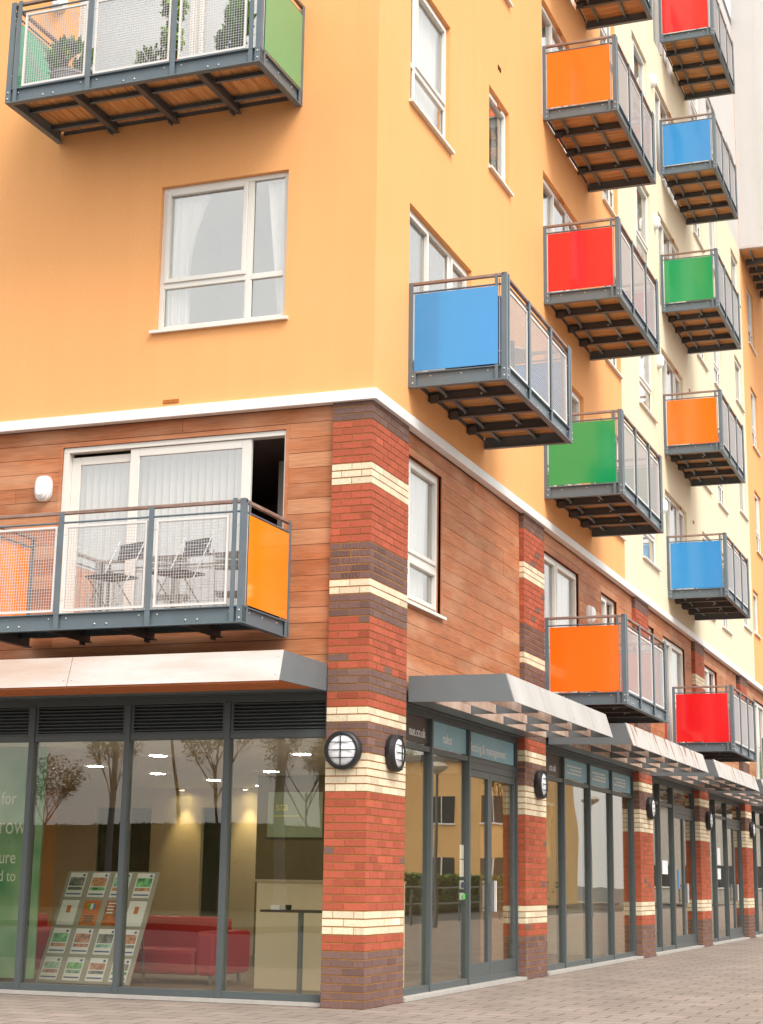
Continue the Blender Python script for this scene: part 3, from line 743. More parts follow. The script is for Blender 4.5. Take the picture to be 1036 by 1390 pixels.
        for q in range(1, m):
            z = z0+(z1-z0)*q/m; w.box(a+t, b-t, o-.0015, o+.0025, z-.0019, z+.0019, 'wire_g')
        sc.append((w, fr))
    d['screen'] = sc
    return d
def make_balcony(L):
    d = balcony_meshes(L); t = bpy.data.objects.new('balcony', None); COL.objects.link(t)
    d['frame'].build('deck_frame', t); 
    for b in d['beam']: b.build('beam', t)
    for b in d['joist']: b.build('joist', t)
    d['deck'].build('deck', t)
    for b in d['post']: b.build('post', t)
    d['handrail'].build('handrail', t, bevel=.006); d['lower_rail'].build('lower_rail', t)
    for w, fr in d['screen']:
        s = w.build('mesh_screen', t); fr.build('screen_frame', s)
    return t
def side_panels(t, L, mt, label, mt2=None):
    Dp = 1.12
    for u, m in ((-.004, mt), (L-.004, mt2 or mt)):
        p = MB(); p.box(u, u+.008, .07, Dp-.1, .18, 1.06, m)
        o = p.build('side_panel', t, bevel=.001)
        if mt2: o['label'] = label
LR, LL = 2.85, 3.05
base_r = make_balcony(LR); base_l = make_balcony(LL)
GB = 'steel balconies with coloured side panels'
bal = [  # fac, u0, z, colour, label
    ('R', 1.05, 6.40, 'p_blue', 'nearest steel balcony with pale blue side panel, above the tall white window'),
    ('R', 6.72, 3.52, 'p_orange', 'low steel balcony with large orange side panel directly above the shop canopies'),
    ('R', 6.74, 6.40, 'p_green', 'steel balcony with green side panel just right of and below the blue one'),
    ('R', 6.80, 9.28, 'p_red', 'steel balcony with bright red side panel in the middle column'),
    ('R', 6.84, 12.17, 'p_orange', 'steel balcony with orange side panel above the red one in the middle column'),
    ('R', 6.90, 15.12, 'p_blue', 'topmost balcony of the middle column, only its underside in view at the top edge'),
    ('R', 15.85, 3.57, 'p_red', 'low steel balcony with red side panel above the far shop canopies'),
    ('R', 15.68, 6.41, 'p_blue', 'steel balcony with blue side panel just above the white band in the right column'),
    ('R', 15.68, 9.21, 'p_orange', 'steel balcony with orange side panel in the right column, under the green one'),
    ('R', 15.78, 12.12, 'p_green', 'steel balcony with green side panel in the right column'),
    ('R', 16.05, 15.14, 'p_blue', 'steel balcony with deep blue side panel, second from the top of the right column'),
    ('R', 16.3, 18.2, 'p_red', 'highest steel balcony in the right column, with red side panel'),
    ('R', 27.6, 3.57, 'p_green', 'farthest low balcony with a sliver of green side panel at the right edge'),
]
def flat_copy(base):
    c = base.copy(); COL.objects.link(c)
    for ch in list(base.children): copy_tree(ch, c)
    return c
TB = {}
for i, (fac, u, z, cm, lab) in enumerate(bal):
    t = base_r if i == 0 else flat_copy(base_r)
    t.location = (0, u, z); t.rotation_euler = (0, 0, RZ['R']); tag(t, lab, 'balcony', GB); TB[i] = t
for i, (fac, u, z, cm, lab) in enumerate(bal): side_panels(TB[i], LR, cm, '')
M['p_orange2'] = P('orange_panel_light', srgb(255, 140, 18)); M['p_green2'] = P('green_panel_light', srgb(60, 160, 112))
tl = base_l; tl.location = (-3.93, 0, 9.37); tag(tl, 'wide balcony with green side panel and potted plants at the top left', 'balcony', GB)
tb = flat_copy(base_l); tb.location = (-3.92, 0, 3.55); tag(tb, 'wide balcony with orange side panel and two folding chairs on the left facade', 'balcony', GB)
side_panels(tl, LL, 'p_green2', ''); side_panels(tb, LL, 'p_orange2', '')

# projecting white upper block at the far end, deck of a balcony under it
w = empty('white_building', 'white projecting upper block overhanging the far orange wall at the right edge', 'building')
m = MB(); m.box(26.87, 31, .003, 3, 17.62, 32, 'white_r'); m.box(26.86, 31, .003, 3.02, 17.54, 17.62, 'pale_wood'); m.build('wall', w, rz=RZ['R'])
m = MB()
for i in range(1, 6): m.box(26.95+i*.66, 26.99+i*.66, .05, 2.9, 17.34, 17.53, 'steel_d')
for o in (.25, .9, 1.6): m.box(27., 30.9, o, o+.04, 17.4, 17.5, 'steel')
m.build('beams', w, rz=RZ['R'])
m = MB()
for i in range(30): m.box(27.+i*.13, 27.122+i*.13, .05, 2.9, 17.51, 17.535, 'deck')
m.build('soffit', w, rz=RZ['R'])
m = MB(); m.box(26.866, 26.872,   .60, .612, 17.64, 32, 'plaster'); m.build('panel_joint', w, rz=RZ['R'])

# ------------------------------------------------------------------ canopies
def canopy(fac, u0, u1, label, joints, soffit=False, rust=False):
    t = empty('canopy', label, 'canopy', (0, 0, 0), RZ[fac], 'canopies over the shopfronts')
    zt, zb = 3.28, 2.99; Dt, Db = 1.07, 1.16
    e = MB()
    ends = (u0, u1-.02)
    for a in ends:
        b = a+.02
        e = MB(); e.hexa([(a, -.0-.002, zb+.02), (a, -(Db-.01), zb), (b, -(Db-.01), zb), (b, -.002, zb+.02), (a, -.002, zt), (a, -(Dt-.01), zt-.005), (b, -(Dt-.01), zt-.005), (b, -.002, zt)], 'grey_al')
        e.build('end_plate', t)
    d = MB(); d.box(u0+.02, u1-.02, .002, (Dt-.02) if soffit else .27, zt-.02, zt-.004, 'grey_al')
    d.box(u0+.02, u1-.02, .002, .27, zb-.0+.02, zb+.03, 'grey_al'); d.box(u0+.02, u1-.02, .265, .275, zb+.02, zt-.02, 'grey_al'); d.build('roof_sheet', t)
    js = [u0]+sorted(j for j in joints if u0 < j < u1)+[u1]
    for a, b in zip(js, js[1:]):
        f = MB(); a2, b2 = a+.004, b-.004
        f.hexa([(a2, -Db, zb-.004), (b2, -Db, zb-.004), (b2, -(Db-.018), zb-.004), (a2, -(Db-.018), zb-.004), (a2, -Dt, zt), (b2, -Dt, zt), (b2, -(Dt-.018), zt), (a2, -(Dt-.018), zt)], 'pale_wood' if soffit else 'fascia_rust' if rust else 'fascia_r')
        for uu in (a2+.04, b2-.04):
            for q in (.2, .8): f.lathe((uu, -(Db+(Dt-Db)*q), zb+(zt-zb)*q), (0, -1, .3), [(.008, 0), (.008, .004), (0, .006)], 'bolt', 8)
        f.build('fascia_board', t)
        if b != u1:
            j = MB(); j.hexa([(b-.012, -(Db-.02), zb), (b+.012, -(Db-.02), zb), (b+.012, -(Db-.026), zb), (b-.012, -(Db-.026), zb), (b-.012, -(Dt-.02), zt-.004), (b+.012, -(Dt-.02), zt-.004), (b+.012, -(Dt-.026), zt-.004), (b-.012, -(Dt-.026), zt-.004)], 'steel_d'); j.build('joint_strip', t)
    if soffit:
        for i in range(7):
            s = MB(); o0 = .28+i*.123; s.box(u0+.03, u1-.03, o0, o0+.115, zb+.015, zb+.035, 'soffit'); s.build('soffit_board', t)
        s = MB(); s.box(u0+.03, u1-.03, Db-.045, Db-.025, zb-.02, zb+.03, 'soffit'); s.build('soffit_board', t)
    else:
        for a in js[1:-1]:
            c = MB(); c.box(a-.006, a+.006, .275, 1.06, zb+.004, zt-.03, 'grey_al'); c.build('cross_fin', t)
        for i, o_ in enumerate((.29, .58, .87)):
            c = MB()
            for a, b in zip(js, js[1:]): c.box(a+.025, b-.025, o_-.006, o_+.006, zb+.006, zt-.05, 'fin_wood')
            c.build('long_fin', t)
    return t
canopy('L', -9.0, -.445, 'long canopy with pale timber fascia and timber soffit left of the corner pillar', [-2.71, -4.98, -7.25], soffit=True)
canopy('R', 1.17, 5.67, 'first canopy with pale fascia right of the corner pillar, over the shop entrance', [2.44, 3.72, 4.7])
canopy('R', 6.85, 12.75, 'second canopy from the corner, over the row of smaller blue sign panels', [8.1, 9.3, 10.5, 11.6], rust=True)
canopy('R', 13.8, 18.6, 'third canopy from the corner, with rust streaks on its fascia', [15, 16.2, 17.4], rust=True)
canopy('R', 19.5, 24.4, 'fourth canopy from the corner, just below the red panelled balcony', [20.7, 21.9, 23.1], rust=True)
canopy('R', 25.4, 29.9, 'fifth and farthest canopy, at the right edge', [26.5, 27.6, 28.8])

# ------------------------------------------------------------------ lamps
def round_lamp():
    t = bpy.data.objects.new('bulkhead_lamp', None); COL.objects.link(t)
    m = MB(); m.lathe((0, 0, 0), (0, -1, 0), [(.155, 0), (.185, .01), (.192, .05), (.185, .085), (.165, .098), (.15, .098), (.15, .06)], 'black', 40); m.build('housing', t, smooth=False)
    g = MB(); g.lathe((0, 0, 0), (0, -1, 0), [(.152, .07), (.14, .088), (.10, .104), (.05, .112), (.0, .115)], 'lampglass', 32); g.build('diffuser', t, smooth=True)
    b = MB(); b.box(-.005, .005, .118, .127, -.165, .165, 'black')
    for z in (-.075, -.0, .075):
        hw = math.sqrt(.168**2-z*z); b.box(-hw, hw, .112, .12, z-.004, z+.004, 'black')
    for s_ in (-1, 1): b.box(-.005, .005, .09, .127, s_*.165-.006, s_*.165+.006, 'black')
    b.build('guard', t)
    return t
rl = round_lamp()
places = [('L', -.235, 'round black bulkhead lamp on the left face of the corner pillar'), ('R', .66, 'round black bulkhead lamp on the right face of the corner pillar'),
          ('R', 6.27, 'round black bulkhead lamp on the second brick pillar'), ('R', 13.42, 'round black bulkhead lamp on the third brick pillar'), ('R', 19.22, 'round black bulkhead lamp on the fourth brick pillar'),
          ('R', 25.1, 'round black bulkhead lamp on the fifth brick pillar'), ('R', 30.5, 'round black bulkhead lamp on the sixth brick pillar')]
for i, (fac, u, lab) in enumerate(places):
    t = rl if i == 0 else copy_tree(rl)
    t.location = (u, -.003, 2.42) if fac == 'L' else (.003, u, 2.44); t.rotation_euler = (0, 0, RZ[fac]); tag(t, lab, 'lamp', 'round bulkhead lamps on the pillars')
def oval_lamp():
    t = bpy.data.objects.new('wall_lamp', None); COL.objects.link(t)
    def ov(mb, w, h, o0, o1, m, w2, h2, n=28):
        ring = lambda w, h, o: [(math.copysign(abs(math.cos(a))**.75, math.cos(a))*w, -o, math.copysign(abs(math.sin(a))**.75, math.sin(a))*h) for a in [2*math.pi*i/n for i in range(n)]]
        r0, r1, r2 = ring(w, h, o0), ring(w, h, (o0+o1)/2), ring(w2, h2, o1)
        for p, q in ((r0, r1), (r1, r2)):
            for i in range(n): mb.face([p[i], p[(i+1) % n], q[(i+1) % n], q[i]], m)
        mb.face(r2, m)
    m = MB(); ov(m, .10, .145, 0, .05, 'white_m', .095, .14); m.build('base', t)
    g = MB(); ov(g, .08, .125, .05, .115, 'lampglass', .045, .085); g.build('diffuser', t, smooth=False)
    return t
ol = oval_lamp()
for i, (fac, u, z, o_, lab) in enumerate([('L', -3.865, 5.31, CO, 'oval white wall lamp on the timber boards left of the patio door'), ('L', -4.02, 11.2, 0, 'round white wall lamp above the potted plants, at the top left edge'),
        ('R', 9.5, 5.18, CO, 'white wall lamp behind the low orange panelled balcony'), ('R', 15.25, 13.8, 0, 'white wall lamp above the green panelled balcony'),
        ('R', 15.25, 10.95, 0, 'white wall lamp above the right column balcony with orange panel'), ('R', 15.3, 16.85, 0, 'white wall lamp above the deep blue panelled balcony'), ('R', 15.25, 8.1, 0, 'white wall lamp above the blue panelled balcony near the white band')]):
    t = ol if i == 0 else copy_tree(ol)
    t.location = (u, -o_-.002, z) if fac == 'L' else (o_+.002, u, z); t.rotation_euler = (0, 0, RZ[fac]); tag(t, lab, 'lamp', 'white wall lamps beside balcony doors')

# ------------------------------------------------------------------ balcony furniture
def chair(loc, rz, label):
    t = empty('folding_chair', label, 'chair', loc, rz, 'folding chairs on the lower left balcony')
    s = MB()
    for i in range(7): s.box(-.2, .2, -.17+i*.055, -.17+i*.055+.045, .44, .458, 'steel_d')
    s.build('seat', t)
    b = MB()
    for i in range(3): b.beam((-.19, .215+.012*i, .70+.06*i), (.19, .215+.012*i, .70+.06*i), .012, .05, 'steel_d')
    b.build('backrest', t)
    for x in (-.21, .21):
        l = MB(); l.tube([(x, -.24, 0), (x, .02, .44), (x, .25, .90)], .007, 'chrome', 6); l.build('leg', t)
        l = MB(); l.tube([(x*.9, .24, 0), (x*.9, -.17, .44)], .007, 'chrome', 6); l.build('leg', t)
    l = MB(); l.tube([(-.21, -.2, .06), (.21, -.2, .06)], .007, 'chrome', 6); l.build('stretcher', t)
    l = MB(); l.tube([(-.19, .2, .05), (.19, .2, .05)], .007, 'chrome', 6); l.build('stretcher', t)
ZD = 3.55+.165
chair((-2.62, -.52, ZD), R(-20), 'left folding chair with dark slatted seat and metal legs')
chair((-1.86, -.52, ZD), R(-20), 'right folding chair with dark slatted seat, nearer the orange side panel')
def leaves(mb, cx, cy, cz, rx, rz, n, size, cols, spiky=False):
    for _ in range(n):
        a = random.uniform(0, 2*math.pi); ph = math.acos(random.uniform(-1, 1)); rr = random.uniform(.45, 1)**.5
        p = Vector((cx+rx*rr*math.sin(ph)*math.cos(a), cy+rx*rr*math.sin(ph)*math.sin(a), cz+rz*rr*math.cos(ph)))
        d = (Vector((random.gauss(0, 1), random.gauss(0, 1), random.gauss(.3, 1)))).normalized(); s = size*random.uniform(.6, 1.4)
        if spiky: d = ((p-Vector((cx, cy, cz-rz))).normalized()+d*.3).normalized()
        q = d.orthogonal().normalized()*s*(.18 if spiky else .45); c = random.choice(cols); t = random.uniform(.7, 1.3)
        mb.face([p, p+d*s*.5+q, p+d*s, p+d*s*.5-q], 'leaf', tuple(v*t for v in c))
def pot(t, r, h, mt):
    m = MB(); m.lathe((0, 0, 0), (0, 0, 1), [(0, 0), (r*.72, 0), (r*.98, h*.9), (r*1.05, h*.9), (r*1.05, h), (r*.92, h), (r*.9, h*.93)], mt, 24); m.build('pot', t)
    m = MB(); m.lathe((0, 0, 0), (0, 0, 1), [(r*.9, h*.93), (0, h*.93)], 'soil', 20); m.build('soil', t)
G1 = [(1, 1, 1), (.8, 1.1, .7), (1.3, 1.3, .9)]; G2 = [(2.3, 2.2, .7), (1.6, 1.8, .6), (1, 1.2, .6)]; G3 = [(.7, .9, .7), (.9, 1.1, 1.0)]
ZT_ = 9.37+.165
t = empty('potted_plant', 'big spiky green plant in a grey pot at the left end of the top balcony', 'plant', (-3.45, -.62, ZT_), 0, 'potted plants on the top left balcony')
pot(t, .2, .32, 'grey_pot'); m = MB(); leaves(m, 0, 0, .47, .20, .20, 220, .14, G3, True); m.build('foliage', t)
t = empty('potted_plant', 'small feathery plant beside the tall topiary', 'plant', (-2.38, -.68, ZT_), 0, 'potted plants on the top left balcony')
pot(t, .09, .14, 'terracotta'); m = MB(); leaves(m, 0, 0, .28, .15, .13, 150, .09, [(1, 1.1, 1), (1.5, 1.5, 1.3)], True); m.build('foliage', t)
t = empty('potted_plant', 'tall yellow green topiary in a terracotta pot behind a balcony post', 'plant', (-2.12, -.72, ZT_), 0, 'potted plants on the top left balcony')
pot(t, .14, .2, 'terracotta'); m = MB(); m.tube([(0, 0, .18), (0, 0, .7)], .012, 'bark'); m.build('stem', t); m = MB(); leaves(m, 0, 0, .48, .11, .2, 320, .055, G2); leaves(m, 0, 0, .92, .14, .22, 420, .055, G2); m.build('foliage', t)
t = empty('potted_plant', 'bushy dark green shrub in a small pot near the green side panel', 'plant', (-1.42, -.68, ZT_), 0, 'potted plants on the top left balcony')
pot(t, .12, .18, 'terracotta'); m = MB(); leaves(m, -.03, 0, .34, .14, .16, 300, .07, [(1, 1.3, .7), (.8, 1.1, .6)]); leaves(m, .06, 0, .62, .12, .25, 300, .10, [(.9, 1.3, .7)], True); m.build('foliage', t)
# things on the blue panelled balcony
M['tarp'] = mat('blue_cover', srgb(40, 78, 140), .6, noise=.1, scale=5); M['grill'] = mat('dark_wicker', srgb(86, 82, 80), .7, noise=.3, scale=40)
ZC = 6.40+.165
t = empty('patio_chair', 'dark wicker armchair behind the mesh of the blue panelled balcony', 'chair', (.52, 2.0, ZC), R(60))
m = MB(); m.box(-.26, .26, -.26, .26, .28, .42, 'grill'); m.build('seat', t, bevel=.02)
m = MB(); m.box(-.26, .26, -.3, -.24, .42, .88, 'grill'); m.build('backrest', t, bevel=.02)
for s_ in (-1, 1):
    m = MB(); a, b = sorted((s_*.25, s_*.31)); m.box(a, b, -.24, .26, .0, .62, 'grill'); m.build('armrest', t, bevel=.015)
t = empty('garden_table', 'small round garden table on the blue panelled balcony', 'table', (.6, 2.85, ZC), 0)
m = MB(); m.lathe((0, 0, .68), (0, 0, 1), [(0, 0), (.3, 0), (.31, .01), (.3, .025), (0, .025)], 'upvc', 28); m.build('tabletop', t)
for k in range(3):
    m = MB(); a = k*2.094; m.tube([(.05*math.cos(a), .05*math.sin(a), .68), (.26*math.cos(a), .26*math.sin(a), 0)], .011, 'chrome', 6); m.build('leg', t)
t = empty('storage_box', 'dark blue covered storage box beside the blue side panel', 'box', (.86, 1.32, ZC), 0)
m = MB(); m.box(-.14, .14, -.12, .12, 0, .78, 'tarp'); m.build('box', t, bevel=.02); m = MB(); m.box(-.15, .15, -.13, .13, .78, .83, 'tarp'); m.build('lid', t, bevel=.012)

# ------------------------------------------------------------------ things inside the corner shop
def sofa(loc, rz, L, label):
    t = empty('sofa', label, 'sofa', loc, rz)
    for nm, (a, b, o0, o1, z0, z1) in {'seat': (0, L, -.35, .35, .12, .40), 'backrest': (0, L, -.62, -.34, .12, .74), 'armrest': (-.24, 0, -.62, .36, .12, .60)}.items():
        m = MB(); m.box(a, b, o0, o1, z0, z1, 'red_lth'); m.build(nm, t, bevel=.05)
    m = MB(); m.box(L, L+.24, -.62, .36, .12, .60, 'red_lth'); m.build('armrest', t, bevel=.05)
    for (x, y) in ((-.15, -.5), (L+.15, -.5), (-.15, .25), (L+.15, .25)):
        m = MB(); m.lathe((x, -y, 0.02), (0, 0, 1), [(.025, 0), (.03, .11)], 'chrome', 10); m.build('leg', t)
sofa((-4.35, 2.5, 0), 0, 1.5, 'red leather sofa behind the brochure stand, right of it')
sofa((-6.8, 2.1, 0), 0, 1.7, 'red leather sofa left of the brochure stand, with a beige cushion')
m = MB(); m.box(-.17, .17, -.05, .05, 0, .26, 'cushion'); c_ = m.build('cushion', None, (-5.28, 2.30, .56), R(8), bevel=.05); c_.rotation_euler = (R(-14), R(-12), R(6)); tag(c_, 'beige cushion on the sofa left of the brochure stand', 'cushion')
# leaning brochure stand, 4 columns of posters
st = empty('brochure_stand', 'leaning clear brochure stand with rows of property sheets behind the glass', 'stand', (0, 0, 0))
u0, u1 = -4.44, -3.26
def stp(s_, t_): # s along, t up the leaning board 0..1
    return (u0+(u1-u0)*s_, 1.40+.60*t_, .04+1.20*t_)
m = MB(); n = Vector((0, -1.2, .6)).normalized()*.012
p = [Vector(stp(0, 0)), Vector(stp(1, 0)), Vector(stp(1, 1)), Vector(stp(0, 1))]
m.hexa([p[0]-n, p[1]-n, p[1], p[0], p[3]-n, p[2]-n, p[2], p[3]], 'acrylic'); m.build('board', st)
cols_ = [('img_a', srgb(70, 74, 70)), ('img_b', srgb(60, 120, 70)), ('img_c', srgb(150, 90, 60)), ('img_d', srgb(120, 80, 60)), ('img_e', srgb(90, 130, 110))]
for nm, c in cols_: M[nm] = mat(nm, c, .5, c2=tuple(min(1, v*4+.15) for v in c[:3])+(1,), cscale=16)
M['img_or'] = mat('img_orange', srgb(214, 120, 60), .5, noise=.1, scale=8); M['img_dk'] = mat('img_fire', srgb(52, 34, 40), .5, c2=srgb(230, 120, 20), cscale=9); M['bluebar'] = mat('bluebar', srgb(60, 90, 150), .5)
def quad(mb, s0, s1, t0, t1, off, mt):
    nn = Vector((0, -1.2, .6)).normalized()*off
    mb.face([Vector(stp(s0, t0))+nn, Vector(stp(s1, t0))+nn, Vector(stp(s1, t1))+nn, Vector(stp(s0, t1))+nn], mt)
for rr in range(4):
    for cc in range(4):
        s0 = .035+cc*.245; s1 = s0+.185; t1 = .985-rr*.255; t0 = t1-.225; t0 = max(t0, .02)
        if t1 < .1: continue
        m = MB(); kind = (rr, cc)
        big = 'img_or' if kind == (1, 1) else 'img_dk' if kind == (1, 2) else 'paper'
        quad(m, s0, s1, t0, t1, .004, big)
        if big == 'paper':
            if rr == 1: quad(m, s0+.07, s1-.07, t0+.11, t1-.05, .006, 'img_or')
            else:
                quad(m, s0+.012, s1-.012, t0+.10, t1-.045, .006, cols_[(rr*3+cc*2) % 5][0]); quad(m, s0+.012, s1-.012, t0+.062, t0+.09, .006, cols_[(rr+cc) % 5][0])
                quad(m, s0+.012, s1-.012, t0+.02, t0+.032, .006, 'bluebar'); quad(m, s1-.045, s1-.02, t1-.035, t1-.015, .006, 'bluebar')
        elif big == 'img_or':
            for q in range(3): quad(m, s0+.04, s1-.04, t0+.03+q*.022, t0+.042+q*.022, .006, 'signgrey')
            for q, c in enumerate(('st_g', 'paper', 'st_b')): quad(m, s0+.05+q*.03, s0+.075+q*.03, t1-.08, t1-.03, .006, c)
        else:
            for q in range(4): quad(m, s0+.02, s0+.02+(.12 if q == 0 else .07), t1-.03-q*.028, t1-.018-q*.028, .006, 'paper')
        m.build('property_sheet', st)
m = MB(); m.beam((u0+.2, 2.1, .02), (u0+.2, 1.95, 1.1), .02, .02, 'chrome'); m.beam((u1-.2, 2.1, .02), (u1-.2, 1.95, 1.1), .02, .02, 'chrome'); m.build('leg', st)
M['counter'] = mat('counter_cream', srgb(232, 214, 182), .6)
# counter and high table
t = empty('counter', 'beige half height reception screen behind the high table', 'counter', (0, 0, 0))
m = MB(); m.box(-2.05, -.35, -2.12, -2.0, .02, 1.15, 'counter'); m.build('front_panel', t); m = MB(); m.box(-2.08, -.35, -2.15, -1.97, 1.15, 1.18, 'cushion'); m.build('capping', t)
t = empty('high_table', 'narrow high table on a steel leg, seen through the right hand pane', 'table', (-1.17, 1.2, 0))
m = MB(); m.box(-.38, .6, -.2, .2, .85, .875, 'door_brown'); m.build('tabletop', t); m = MB(); m.tube([(0, 0, .03), (0, 0, .85)], .03, 'grey_al', 14); m.build('leg', t); m = MB(); m.lathe((0, 0, .02), (0, 0, 1), [(0, 0), (.2, 0), (.2, .012), (.03, .02)], 'grey_al', 24); m.build('foot', t)
m = MB(); m.box(-.05, .05, -.03, .03, 0, .045, 'paper'); tag(m.build('card_box', None, (-1.42, 1.12, .875)), 'small white card box on the high table', 'box')
m = MB(); m.lathe((0, 0, 0), (0, 0, 1), [(0, 0), (.028, 0), (.035, .05), (.03, .05), (.025, .01)], 'black', 16); tag(m.build('cup', None, (-1.28, 1.12, .875)), 'small dark cup on the high table', 'cup')
# green graphic panel with lettering
M['green_g'] = mat('green_graphic', srgb(150, 178, 140), .6, c2=srgb(30, 120, 70), cscale=1.1, detail=2)
g_ = empty('graphic_panel', 'tall green graphic panel with pale lettering at the far left of the window', 'banner', (0, 0, 0))
m = MB(); m.box(-6.2, -4.16, -.93, -.9, .1, 2.86, 'green_g'); m.build('board', g_)
M['pale_t'] = mat('pale_vinyl', srgb(206, 214, 200), .6)
for s_, x, z, sz in (('e for', -4.82, 1.95, .2), ('grow', -4.80, 1.63, .26), ('future', -4.86, 1.31, .2), ('d to', -4.68, 1.12, .17)):
    text('lettering', s_, sz, 'pale_t', g_, (x, .9-.002, z), (R(90), 0, 0), .001, .8)
# letters on the green panel on the back wall
M['sage'] = mat('sage_panel', srgb(150, 160, 130), .7); M['yel'] = mat('yellow_vinyl', srgb(226, 214, 110), .6)
w_ = empty('wall_sign', 'pale green wall panel with small yellow lettering deep inside the shop', 'sign', (0, 0, 0))
m = MB(); m.box(-3.82, -3.0, -6.19, -6.16, 1.74, 2.35, 'sage'); m.build('board', w_); text('lettering', 'sta', .17, 'yel', w_, (-3.70, 6.155, 2.1), (R(90), 0, 0), .001)
m = MB(); m.box(-3.72, -3.35, -6.16, -6.155, 2.02, 2.032, 'yel'); m.build('underline', w_)
# poster hung in the second shop
M['poster'] = mat('warm_poster', srgb(90, 40, 40), .5, c2=srgb(250, 200, 120), cscale=5, stretch=(1, 1, .6)); M['navy'] = mat('navy_poster', srgb(50, 70, 130), .5, noise=.3, scale=4)
p_ = empty('hanging_poster', 'warm brown poster hanging behind the second pane of the second shop', 'poster', (0, 0, 0), RZ['R'])
m = MB(); m.box(8.5, 9.4, -.62, -.61, 1.55, 2.3, 'poster'); m.build('sheet', p_); m = MB(); m.box(8.47, 9.43, -.63, -.6, 2.3, 2.34, 'white_m'); m.build('hanger', p_)
p_ = empty('hanging_poster', 'navy blue poster behind the first pane of the second shop', 'poster', (0, 0, 0), RZ['R'])
m = MB(); m.box(6.9, 7.9, -.62, -.61, 1.5, 2.1, 'navy'); m.build('sheet', p_); m = MB(); m.box(6.87, 7.93, -.63, -.6, 2.1, 2.13, 'white_m'); m.build('hanger', p_)

# ------------------------------------------------------------------ ground and surroundings (mirrored in the shop glass)
def sheet(name, x0, x1, y0, y1, z, mt):
    m = MB(); m.face([(x0, y0, z), (x1, y0, z), (x1, y1, z), (x0, y1, z)], mt); return tag(m.build(name), kind='structure')
sheet('ground', -400, 400, -400, 400, -.16, 'asphalt')
m = MB(); m.box(-60, 9.8, -90, 6.0, -.15, 0, 'paving'); o = tag(m.build('pavement'), kind='structure')
m = MB(); m.box(9.8, 9.95, -90, 6.15, -.15, .004, 'kerb'); m.box(-60, 9.8, 6.0, 6.15, -.15, .004, 'kerb'); tag(m.build('kerb'), kind='structure')
m = MB(); m.box(17.5, 60, -90, 60, -.15, 0, 'paving'); tag(m.build('pavement'), kind='structure')
m = MB(); m.box(-60, 9.9, 24., 60, -.15, 0, 'verge'); tag(m.build('grass_verge'), kind='structure')

def tree(loc, h, label, nleaf=900, spread=1., seed=1):
    rnd = random.Random(seed); t = empty('tree', label, 'tree', loc, 0, 'young street trees opposite the shops')
    tr = MB(); lf = MB(); tips = []
    def br(p, d, ln, r, lev):
        pts = [p]; q = p
        for k in range(3):
            d = (d+Vector((rnd.gauss(0, .10), rnd.gauss(0, .10), .06))).normalized(); q = q+d*ln/3; pts.append(q)
        tr.tube(pts, [r, r*.85, r*.7, r*.55], 'bark', 5, cap=False)
        if lev >= 3: tips.append(pts); return
        for k in range(6 if lev == 0 else 4):
            a = rnd.uniform(0, 6.28); tt = rnd.uniform(.35, 1); b = pts[1]+(pts[3]-pts[1])*tt
            nd = (d*1.0+Vector((math.cos(a), math.sin(a), rnd.uniform(.1, .6)))*.75*spread).normalized(); br(b, nd, ln*rnd.uniform(.5, .68), r*.5, lev+1)
    tr.tube([(0, 0, 0), (0.02, 0, h*.28)], [h*.011, h*.008], 'bark', 8)
    br(Vector((.02, 0, h*.26)), Vector((0, 0, 1)), h*.46, h*.008, 0)
    tr.build('trunk', t)
    for _ in range(int(nleaf*2.2)):
        pts = rnd.choice(tips); p = pts[rnd.randint(1, 3)]+Vector((rnd.gauss(0, .12), rnd.gauss(0, .12), rnd.gauss(0, .12))); d = Vector((rnd.gauss(0, 1), rnd.gauss(0, 1), rnd.gauss(0, 1))).normalized()*.085; q = d.orthogonal().normalized()*.032
        k = rnd.uniform(.6, 1.5); lf.face([p, p+d*.5+q, p+d, p+d*.5-q], 'leaf', (1.2*k, .9*k, .6*k))
    lf.build('crown', t)
tree((-22.6, -39.7, 0), 10, 'tall bare branched young tree opposite the left shopfront', 2600, 1.1, 3)
tree((-27.8, -39, 0), 5.0, 'small round young tree opposite the left shopfront', 900, .8, 5)
tree((-25.8, -40.5, 0), 6.4, 'slim young tree next to the street lamp', 900, .6, 8)
tree((-20.1, -38, 0), 7.0, 'bushy young tree right of the tall bare one', 2600, 1.1, 12)
tree((-18.2, -41, 0), 5.8, 'low spreading tree beside the brick block', 2200, 1.2, 15)
tree((13.5, 52, 0), 6, 'leafy street tree near the sandy yellow building', 3000, 1.1, 21)
tree((24, 52, 0), 9, 'leafy street tree farther along the road', 3000, 1.1, 25)
tree((26, 72, 0), 9, 'farthest leafy street tree along the road', 2500, 1.1, 29)
M['tan_b'] = mat('tan_building', srgb(226, 184, 126), .85, noise=.06, scale=.4)
M['hedge'] = mat('hedge_leaf', srgb(84, 96, 60), .8, c2=srgb(50, 60, 36), cscale=3, bump=.8, bscale=8)
M['pale_b'] = mat('pale_building', srgb(180, 176, 168), .85, noise=.06, scale=.4); M['brown_b'] = mat('brown_building', srgb(126, 100, 80), .85, noise=.1, scale=.5); M['dkglass'] = mat('dark_glazing', srgb(60, 66, 72), .15)
